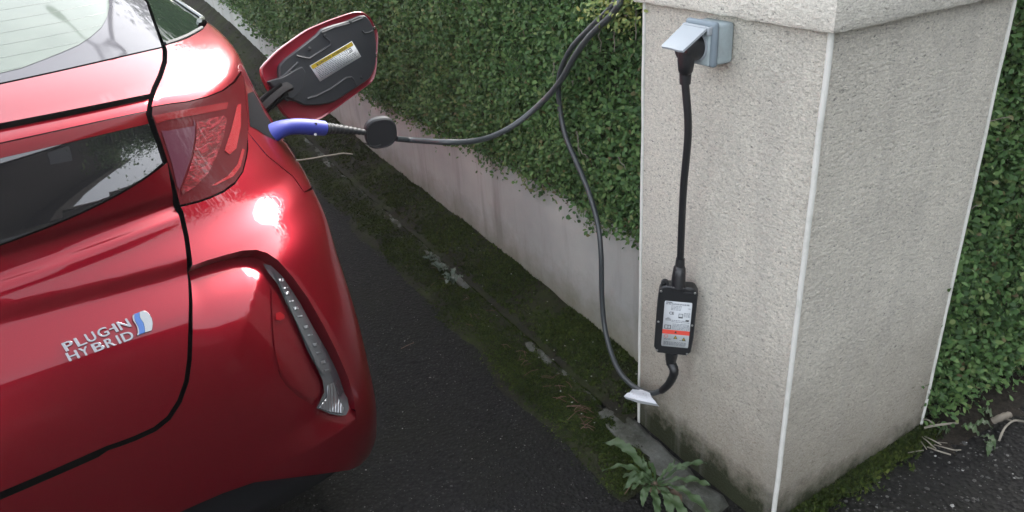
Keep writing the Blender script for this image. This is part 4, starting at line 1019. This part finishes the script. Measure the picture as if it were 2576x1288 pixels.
MB().tube([bt, bt-bu*.012, bt-bu*.028, bt-bu*.036], [(.021, .015), (.0205, .0145), (.016, .0125), (.0115, .011)], 18).build('lower_boot', M_black, cc, 50)
# mains lead from plug to box
pa, pb_ = pb0-PZ*.064, tp+bu*.064
mid = [on_b(1731, 330, sbz(pa)[1]*.7+sbz(pb_)[1]*.3), on_b(1719, 480, sbz(pa)[1]*.35+sbz(pb_)[1]*.65)]
MB().tube(spline([pa]+mid+[pb_], 10), .0078, 12).build('mains_lead', M_black, cc)
# strain relief below the box, curving left
s_mid = [bt-bu*.034, on_b(1696, 935, -.060), on_b(1683, 965, -.058), on_b(1664, 983, -.054)]
sp = spline(s_mid, 8); R = [.0115-.0035*i/len(sp)+.0008*(i % 2) for i in range(len(sp))]
MB().tube(sp, R, 14).build('strain_relief', M_black, cc, 60)
# long lead: box -> up over the hedge -> down to the handle
down = [s_mid[-1], on_b(1640, 989, -.050), on_b(1612, 982, -.045), on_b(1584, 964, -.040), on_b(1556, 930, -.03), on_b(1535, 880, -.02), on_b(1520, 815, -.01), on_b(1514, 740, -.005), on_b(1512, 640, .0), on_b(1503, 560, .01), on_b(1480, 480, .02), on_b(1450, 408, .03), on_b(1422, 340, .035), on_b(1408, 270, .035), on_b(1405, 212, .030), on_b(1413, 170, .025), on_b(1440, 118, .015), on_b(1490, 65, .015), on_b(1530, 26, .015), on_b(1552, -4, .03), on_b(1572, -40, .06)]
MB().tube(spline(down, 8), .0072, 12).build('lower_lead', M_cable, cc)
gx = CR*.985+CF*.17; gx /= np.linalg.norm(gx)
def on_gun(x, y): return on_plane(x, y, P_port+CF*.02, np.cross(gx, PZ)/np.linalg.norm(np.cross(gx, PZ)))
up_l = [on_gun(997, 349), on_gun(1040, 353)]
g0 = sbz(on_gun(1040, 353))[1]
def lerp_b(x): 
    t = np.clip((x-1040)/(1420-1040), 0, 1); t = t*t*(3-2*t); return g0*(1-t)+.0*t
up_l += [on_b(x, y, lerp_b(x)) for x, y in ((1110, 357), (1180, 356), (1232, 345), (1285, 320), (1335, 283), (1380, 240), (1415, 196), (1445, 143), (1478, 97), (1512, 63), (1540, 36), (1560, 5))]+[on_b(1578, -40, .06)]
MB().tube(spline(up_l, 8), .0080, 12).build('upper_lead', M_cable, cc)
# blue handle
hand = [(640, 375), (668, 348), (695, 330), (720, 321), (750, 318), (785, 320), (815, 323)]
rads = [26, 24, 21.5, 19.2, 19.2, 19.3, 18.6]
hp = [on_gun(*p) for p in hand]; dist = np.linalg.norm(hp[3]-CPOS)
hsp = spline(hp, 6); hr = np.interp(np.linspace(0, 6, len(hsp)), range(7), rads)*dist/FPX
gun = MB().tube(hsp, [(r_, r_*1.0) for r_ in hr], 22).build('blue_handle', M_blue, cc, 50)
V0 = -ray(740, 320)
for (x, y, m_) in ((680, 340, M_ink), (794, 312, M_screw), (793, 338, M_white)):
    c0 = on_gun(x, y); MB().lathe(c0+V0*hr[10]*.80, V0, [(.0035, 0), (.0035, .0022), (.0020, .0024), (0, .0012)], 14).build('handle_screw', M_bplast if m_ is not M_white else M_white, gun)
# ribbed boot
bsp = spline([on_gun(812, 323), on_gun(840, 324), (on_gun(880, 328)), on_gun(918, 333)], 14); R = []
for i in range(len(bsp)):
    t = i/(len(bsp)-1); R.append((16.2*(1-t)+7.5*t)*dist/FPX*(1.0 if i % 4 < 2 else .84))
MB().tube(bsp, R, 16).build('ribbed_boot', M_bplast, cc, 60)
# dust cap hanging on the lead
dc = on_gun(958, 334)-V0*.01; dn = V0*.93-PZ*.40+CR*.10; dn /= np.linalg.norm(dn)
kpx = np.linalg.norm(dc-CPOS)/FPX
MB().lathe(dc-dn*.014, dn, [(33*kpx, 0), (39.5*kpx, .004), (40*kpx, .019), (37*kpx, .0235), (35.5*kpx, .024), (34.5*kpx, .0222), (0, .0222)], 44, sq=2.6).build('dust_cap', M_bplast, cc, 28)
MB().tube(spline([on_gun(918, 360), on_gun(930, 366), on_gun(945, 368), on_gun(958, 364)], 6), .0016, 6).build('cap_tether', M_black, cc)
MB().tube(spline([on_gun(712, 352), on_gun(728, 366), on_gun(741, 388), on_gun(743, 404), on_gun(737, 412), on_gun(730, 404)], 6), .0015, 6).build('cap_tether', M_black, cc)
# paper tape flag on the lead
tg = on_b(1612, 983, -.047); tgx = on_b(1650, 998, -.052)-on_b(1590, 972, -.043); tgx /= np.linalg.norm(tgx); 
z9 = lambda x, y: ((2300+x/6.44)*K, (1400+y/6.44)*K)
tape = MB()
rows_ = [[(470, 375), (660, 380), (868, 430)], [(440, 400), (660, 440), (888, 480)], [(395, 460), (660, 540), (915, 575)], [(330, 475), (640, 590), (980, 650)], [(255, 555), (600, 650), (1050, 745)], [(300, 610), (620, 720), (1100, 800)]]
dep = [-.047, -.058, -.056, -.060, -.066, -.052]
V = []
for rw_, d in zip(rows_, dep):
    for (x, y) in rw_: V.append(on_b(*z9(x, y), d+rng.normal(0, .0008)))
Vn = [v+np.array([0, 0, -.0012])+PB*.002 for v in V]
F = [(i*3+j, i*3+j+1, (i+1)*3+j+1, (i+1)*3+j) for i in range(5) for j in range(2)]
tape.add(V, F, 0, False); tape.add(Vn, [f[::-1] for f in F], 0, False)
tape.build('paper_tape_flag', M_paper, cc, 0)

# thin wavy dry stem caught beside the handle
MB().tube(spline([on_gun(728, 404), on_gun(745, 404), on_gun(790, 398), on_gun(815, 393), on_gun(838, 390), on_gun(862, 386), on_gun(887, 388)], 6), [.0019]*36+[.0016]).build('cap_cord', M_twig, cc)

# ------------------------------------------------------------------ ground cover and litter
def tufts(name, pts, h, m, blades=4, lean=.6, w=.0022):
    N = len(pts)*blades; P = np.repeat(pts, blades, 0)+rng.normal(0, .004, (len(pts)*blades, 3))*np.array([1, 1, .1]); hh = np.repeat(h, blades)*rng.uniform(.5, 1.3, N)
    d = rng.normal(0, lean, (N, 3)); d[:, 2] = 1; d /= np.linalg.norm(d, axis=1)[:, None]; sd_ = np.cross(d, rng.normal(0, 1, (N, 3))); sd_ /= np.linalg.norm(sd_, axis=1)[:, None]
    ww = w*rng.uniform(.7, 1.5, (N, 1))
    V = np.stack([P-sd_*ww, P+sd_*ww, P+d*hh[:, None]*.6+sd_*ww*.8, P+d*hh[:, None], P+d*hh[:, None]*.6-sd_*ww*.8], 1).reshape(-1, 3); o = (np.arange(N)*5)[:, None]
    F = np.concatenate([o+np.array([[0, 1, 2, 4]]), o+np.array([[4, 2, 3, 3]])], 0); F3 = o+np.array([[4, 2, 3]])
    return np_mesh(name, V, np.concatenate([o+np.array([[0, 1, 2]]), o+np.array([[0, 2, 4]]), F3], 0), m, kind='stuff')
pts, hts = [], []
for _ in range(60000):
    s = .3+abs(rng.exponential(1.3)); 
    if s > 6.5: continue
    if rng.uniform() < .55: b = rng.uniform(-.26, -.06); k = nz3(s*4, b*9, 3)+.95-1.7*abs(b+.135)/.12; zf = z_mossbed
    else: b = rng.uniform(-.02, .135); k = nz3(s*4, b*6, 9)+.18; zf = z_verge
    if s < .52 and b > -.07: continue
    if s > .62 and rng.uniform() < .10: b = rng.uniform(-.085, -.02); zf = lambda s, b: float(z_ground(s, -.056))+.012; k = .9*nz3(s*5, b*9, 21)+.3
    if k+.35*rng.normal() < .25: continue
    pts.append(G(s, b, zf(s, b)-.002)); hts.append(.007 if zf is z_mossbed else .010)
moss = tufts('moss', np.array(pts), np.array(hts), M_moss, 4, .8, .0026)
# moss at the foot of the pillar's right face
pts = []
for _ in range(5200):
    b = rng.uniform(.0, .53); s = -abs(rng.normal(0, .022)); 
    if rng.uniform() < .5*(1-b): continue
    pts.append(G(s+.006, b, float(z_ground(0, b))+rng.uniform(0, .012)))
tufts('moss', np.array(pts), np.full(len(pts), .013), M_moss, 4, .8, .0026)
def chips(name, pts, size, m):
    N = len(pts); a = rng.uniform(0, 2*np.pi, N); V = []
    base = np.array([[1, 0, 0], [.3, .8, .1], [-.8, .5, 0], [-.7, -.6, .1], [.4, -.7, 0], [0, 0, .55]])
    sc = size[:, None, None]*base[None]*rng.uniform(.6, 1.3, (N, 6, 3)); ca, sa = np.cos(a)[:, None], np.sin(a)[:, None]
    X = sc[..., 0]*ca-sc[..., 1]*sa; Y = sc[..., 0]*sa+sc[..., 1]*ca
    V = np.stack([X, Y, sc[..., 2]], -1)+pts[:, None, :]; o = (np.arange(N)*6)[:, None]
    F = np.concatenate([o+np.array([[k, (k+1) % 5, 5]]) for k in range(5)], 0)
    return np_mesh(name, V.reshape(-1, 3), F, m, kind='stuff')
pts, szs = [], []
for _ in range(9000):
    s = rng.uniform(-.6, 2.6); b = rng.uniform(-.95, -.14); pts.append(G(s, b, float(z_ground(s, b)))); szs.append(.0011*math.exp(rng.normal(0, .45)))
for _ in range(2600):
    s = rng.uniform(-.5, .10); b = rng.uniform(.02, 1.2); pts.append(G(s, b, float(z_ground(s, b)))); szs.append(.0022*math.exp(rng.normal(0, .55)))
chips('gravel_grit', np.array(pts), np.array(szs), M_grit)
pts = np.array([G(s, b, float(z_verge(s, b) if b > -.03 else z_mossbed(s, b))+.006) for s, b in [(.55+abs(rng.exponential(.8)), rng.uniform(-.12, .12)) for _ in range(50)]])
chips('fallen_petals', pts, rng.uniform(.002, .0042, len(pts)), M_petal)
def needles(name, spots, m):
    mb = MB()
    for (s0, b0, n_, rs, rb, L) in spots:
        for _ in range(n_):
            s = s0+rng.normal(0, rs); b = b0+rng.normal(0, rb); a = rng.normal(.4, 1.1); p = G(s, b, max(float(z_ground(s, b))+.008, float(z_mossbed(s, b)) if b < -.04 else -9)+rng.uniform(.002, .014))
            d = (PA*math.cos(a)-PB*math.sin(a))*L*rng.uniform(.6, 1.2); q_ = PZ*rng.uniform(0, .008)
            mb.tube([p, p+d*.5+q_, p+d], .0011, 4)
    return mb.build(name, m, None, 0, kind='stuff')
needles('pine_needles', [(.62, -.105, 10, .035, .012, .045), (.74, -.112, 9, .04, .014, .04), (.92, -.115, 7, .05, .016, .04), (.56, -.11, 6, .02, .010, .045), (1.3, -.12, 10, .2, .03, .035), (.5, -.4, 8, .4, .2, .045)], M_needle)

# rosette weed between kerb and pillar
def blade_leaf(mb, p, d, L, w, lift, droop, twist=0, lob=.0, seed=0, mi=0):
    d = np.asarray(d, float); d[2] = 0; d /= np.linalg.norm(d); sd_ = np.cross(d, PZ); n_ = 26; V = []
    for i in range(n_+1):
        t = i/n_; prof = (min(1, .12+1.15*t**1.1))*(1-t**3.2)**.75 if t < 1 else 0
        z = lift*math.sin(min(t*1.15, 1)*math.pi/2)-droop*t*t
        c = np.asarray(p)+d*L*t+PZ*(z+.0)+sd_*.012*math.sin(seed+t*3)*t
        ww = w*prof*(1+lob*(2*((t*8.3+seed) % 1)-1)+.08*math.sin(t*19+seed*2))
        tw = twist*t
        for u in (-1, -.55, 0, .55, 1):
            V.append(c+(sd_*math.cos(tw)+PZ*math.sin(tw))*ww*u+PZ*(abs(u)*ww*.28+.004*math.sin(t*23+seed+u*2)*abs(u)))
    F = [(i*5+j, i*5+j+1, (i+1)*5+j+1, (i+1)*5+j) for i in range(n_) for j in range(4)]
    return mb.add(V, F, mi)
wc = on_z(1648, 1222, .01)
wd_ = thing('weed', 'broad leaved green weed rosette at the foot of the pillar', 'plant', wc)
tips = [(1505, 1112, .035, .030, .10), (1508, 1180, .03, .027, .08), (1560, 1205, .02, .020, .06), (1590, 1250, .02, .022, .05), (1610, 1285, .015, .022, .04), (1640, 1320, .02, .026, .05), (1700, 1325, .02, .026, .05), (1810, 1300, .06, .026, .09), (1795, 1230, .07, .022, .09), (1790, 1165, .09, .018, .08), (1735, 1165, .10, .016, .09), (1700, 1150, .09, .012, .06), (1640, 1150, .10, .012, .06), (1615, 1145, .08, .013, .05), (1760, 1340, .04, .026, .05), (1560, 1240, .02, .018, .05)]
for i, (x, y, zt, w_, lift) in enumerate(tips):
    tip = on_z(x, y, zt-.01); d = tip-wc; L = np.linalg.norm(d[:2])
    blade_leaf(MB(), wc+PZ*.004, d, L*.93, w_*.66, lift*.75, lift*.75-zt*.8+.012, rng.normal(0, .35), .20 if i < 9 else .10, i*1.7).build('leaf', M_weed, wd_, 0)
MB().lathe(wc-PZ*.01, PZ, [(.018, 0), (.016, .012), (.008, .02), (0, .022)], 12).build('crown', M_deadleaf, wd_)
blade_leaf(MB(), wc, on_z(1700, 1275, 0)-wc, .09, .02, .02, .01, .2, .1, 3).build('withered_leaf', M_deadleaf, wd_, 0)
def sprout(x, y, name, label, n_, R_, seed):
    c = on_z(x, y, .015); c = np.array(c); t_ = thing(name, label, 'plant', c, 'small sprouts along the kerb'); rr = random.Random(seed)
    for k in range(n_):
        a = k*2.4+rr.uniform(-.3, .3); blade_leaf(MB(), c+PZ*.002*k, (math.cos(a), math.sin(a), 0), R_*rr.uniform(.6, 1.1), R_*.34, R_*rr.uniform(.3, 1.1), R_*.2, 0, .12, k).build('leaf', M_sprout, t_, 0)
    return t_
sprout(1105, 682, 'sprout', 'upper of the two pale grey green sprouts rooted in the kerb joint', 7, .034, 2)
sprout(1140, 715, 'sprout', 'lower wider pale grey green sprout rooted in the kerb joint', 9, .042, 5)
sprout(1083, 655, 'sprout', 'tiny pale sprout just above the two larger kerb sprouts', 5, .03, 8)

# dry stalks at the right foot of the pillar
zs_ = lambda x, y: ((3350+x/3.067)*K, (1500+y/3.067)*K)
st_ = thing('dry_stalks', 'bundle of pale dry stalks lying at the right foot of the pillar', 'stalks', on_z(*zs_(350, 450), .06))
def stalk(pts, r=.0022, z0=.062, parent=st_, name='stalk'):
    P = [on_z(*zs_(x, y), z0+.012*math.sin(i*1.3)) for i, (x, y) in enumerate(pts)]
    MB().tube(spline(P, 4), [r*.72*(1+.25*nz3(k*.9, r*900, 2)) for k in range(len(spline(P, 4)))], 9).build(name, M_stalk, parent)
stalk([(330, 425), (400, 480), (440, 520), (490, 558)]); stalk([(360, 420), (460, 465), (550, 515)]); stalk([(320, 480), (350, 520), (385, 570)], .0016); stalk([(395, 540), (500, 580), (660, 630)], .0026)
stalk([(470, 515), (600, 550), (700, 575), (775, 575)]); stalk([(115, 620), (230, 595), (345, 578)], .0017, .045); stalk([(520, 485), (620, 495)], .0015)
br = thing('bare_branch', 'pale bare branch sticking out under the right hedge beside the pillar', 'branch', on_z(*zs_(500, 290), .09))
stalk([(360, 320), (450, 298), (560, 283), (740, 262)], .0042, .09, br, 'stem'); stalk([(350, 218), (410, 235), (460, 275)], .0026, .10, br, 'side_shoot')
br = thing('bare_branch', 'curved pale bare branch at the right edge under the hedge', 'branch', on_z(*zs_(1300, 300), .09))
stalk([(1215, 470), (1245, 390), (1290, 310), (1370, 245), (1440, 238), (1560, 262)], .0036, .085, br, 'stem'); stalk([(1270, 215), (1370, 240)], .0022, .09, br, 'side_shoot')
br = thing('hedge_stump', 'dark thick cut stem at the base of the right hedge', 'stump', on_z(*zs_(1200, 210), .09))
stalk([(1140, 245), (1230, 205), (1330, 170)], .012, .09, br, 'stem')
for o_ in br.children: o_.data.materials.clear(); o_.data.materials.append(M_twig)
# broad leaves under the right hedge
bl = thing('weed', 'light green broad leaved weed under the right hedge', 'plant', on_z(*zs_(800, 330), .06))
for i, (x, y, tx, ty, w_) in enumerate(((780, 300, 990, 400, .020), (640, 380, 500, 390, .010), (600, 380, 650, 390, .010), (900, 300, 1150, 340, .016), (1000, 420, 1190, 560, .014), (1050, 480, 1150, 640, .012), (1000, 130, 1150, 200, .022))):
    p = on_z(*zs_(x, y), .075); t2 = on_z(*zs_(tx, ty), .065); blade_leaf(MB(), p, t2-p, np.linalg.norm((t2-p)[:2]), w_, .02, .03, 0, .05, i).build('leaf', M_weed, bl, 0)

# ------------------------------------------------------------------ across the road behind the camera (seen only as reflections in the car)
def back_tree(az, dist, h0, h1, w, label, seed, bare=False):
    c = np.array([math.sin(rad(az))*dist, math.cos(rad(az))*dist, 0]); t_ = thing('tree', label, 'tree', c, 'trees reflected in the car'); r2 = np.random.default_rng(seed)
    MB().tube([c+PZ*z+np.array([.06*math.sin(z*1.7+seed), .05*math.cos(z), 0]) for z in np.linspace(-.1, h1*.85, 9)], np.linspace(.15, .04, 9), 8).build('trunk', M_bark, t_)
    lm = MB()
    for k in range(16):
        z = r2.uniform(h0*.8, h1*.9); a = r2.uniform(0, 6.28); L = w*r2.uniform(.4, 1); p = c+PZ*z; d = np.array([math.cos(a), math.sin(a), .5]); lm.tube([p, p+d*L*.5+PZ*.1, p+d*L], [.045, .03, .01], 5)
    lm.build('limbs', M_bark, t_)
    if not bare:
        n_ = 3600; u = r2.normal(0, 1, (n_, 3)); u /= np.linalg.norm(u, axis=1)[:, None]; u *= r2.uniform(.80, 1, (n_, 1))
        P = c+PZ*(h0+h1)/2+u*np.array([w, w, (h1-h0)/2]); P += .25*np.array([[nz3(*(p*1.3), 1), nz3(*(p*1.3), 5), nz3(*(p*1.3), 9)] for p in P])
        V = []; F = []
        for i in range(13):
            for j in range(18):
                th = math.pi*i/12; ph = 2*math.pi*j/18; d = np.array([math.sin(th)*math.cos(ph), math.sin(th)*math.sin(ph), math.cos(th)]); k = .80+.22*nz3(*(d*2+seed), 3)
                V.append(c+PZ*(h0+h1)/2+d*k*np.array([w, w, (h1-h0)/2]))
        F = [(i*18+j, i*18+(j+1) % 18, (i+1)*18+(j+1) % 18, (i+1)*18+j) for i in range(12) for j in range(18)]
        MB().add(V, F).build('inner_mass', M_core, t_, 0)
        leaf_cloud('crown', P, u, np.full(n_, .15), t_, M_leaf, per=4, spread=.05)

back_tree(93, 10, .4, 6.0, 1.6, 'broad dark tree mirrored in the black tailgate panel beside the gap', 1)
back_tree(77, 9, .4, 5.2, 1.6, 'dark tree mirrored in the tail lamp', 4)
back_tree(2, 13, .3, 4.4, 2.0, 'dark tree mirrored in the rear quarter above the tail lamp', 6)
back_tree(12, 14, .3, 4.0, 1.8, 'lower dark tree mirrored in the edge of the rear quarter', 7)
back_tree(-9, 15, .3, 8.2, 1.7, 'tall dark unseen tree added to darken the rear quarter window', 9)  # unseen tree ahead, added to cut the sky reflection in the quarter window
# house across the road
hc = np.array([math.sin(rad(124))*9.2, math.cos(rad(124))*9.2, 0]); hn = hc/np.linalg.norm(hc); ht = np.array([-hn[1], hn[0], 0])
hs_ = thing('house', 'dark house front mirrored in the black tailgate panel', 'house', hc)
MB().box(hc+hn*4+PZ*3.3, ht*5.6, hn*4, PZ*3.5).build('wall', M_brick, hs_)
MB().add([hc+ht*5.9*i+hn*j+PZ*z for i in (-1, 1) for (j, z) in ((-.5, 6.75), (4, 8.6), (8.5, 6.75), (8.5, 6.9), (4, 8.8), (-.5, 6.95))], [(0, 6, 7, 1), (1, 7, 8, 2), (2, 8, 9, 3), (3, 9, 10, 4), (4, 10, 11, 5), (5, 11, 6, 0), (0, 1, 2, 3, 4, 5), (11, 10, 9, 8, 7, 6)], 0, False).build('roof', M_bark, hs_)
for (u, z) in ((-4, 5.4), (-1.2, 5.4), (2.2, 5.4), (4.6, 5.4), (-4, 1.6), (2.2, 1.6)):
    f_ = MB().box(hc+ht*u+PZ*z, ht*.62, hn*.06, PZ*.75).build('window', M_bark, hs_); MB().box(hc+ht*u+PZ*z-hn*.07, ht*.54, hn*.02, PZ*.67).build('pane', M_blackgloss, f_)
MB().box(hc+ht*(.4)+PZ*1.0, ht*.5, hn*.07, PZ*1.05).build('door', M_bark, hs_)
# street lamp ahead of the car, seen mirrored in the rear window
lp0 = np.array([-3.32, 12.5, 0]); ln = thing('street_lamp', 'street lamp mirrored as a dark bent line in the rear window', 'street lamp', lp0)
MB().tube([lp0+PZ*z for z in (0, 3, 6, 8, 9.5, 9.8)], [.09, .075, .065, .055, .05, .05], 10).build('pole', M_bplast, ln)
MB().tube(spline([lp0+PZ*9.75, np.array([-3.5, 12.05, 10.08]), np.array([-3.8, 11.97, 10.18]), np.array([-4.02, 12.07, 10.08]), np.array([-4.2, 12.14, 9.98])], 5), .042, 8).build('arm', M_bplast, ln)
MB().tube([np.array([-4.16, 12.12, 10.0]), np.array([-4.26, 12.15, 9.96]), np.array([-4.45, 12.2, 9.88]), np.array([-4.6, 12.23, 9.8]), np.array([-4.66, 12.25, 9.78])], [.05, .12, .16, .13, .05], 12).build('lamp_head', M_bplast, ln)

# ------------------------------------------------------------------ thin scattering volume, added to lift the darks like a lens veil
hz = MB().box((0, 0, 5.2), (120, 0, 0), (0, 120, 0), (0, 0, 6.8)).build('veil_volume', [], None, 0, kind='stuff')
hm = bpy.data.materials.new('veil_volume'); hm.use_nodes = True; t = hm.node_tree; t.nodes.clear(); ho = t.nodes.new('ShaderNodeOutputMaterial'); pv = t.nodes.new('ShaderNodeVolumePrincipled')
pv.inputs['Density'].default_value = .0013; pv.inputs['Color'].default_value = (.92, .92, .90, 1); t.links.new(pv.outputs[0], ho.inputs['Volume']); hz.data.materials.append(hm)
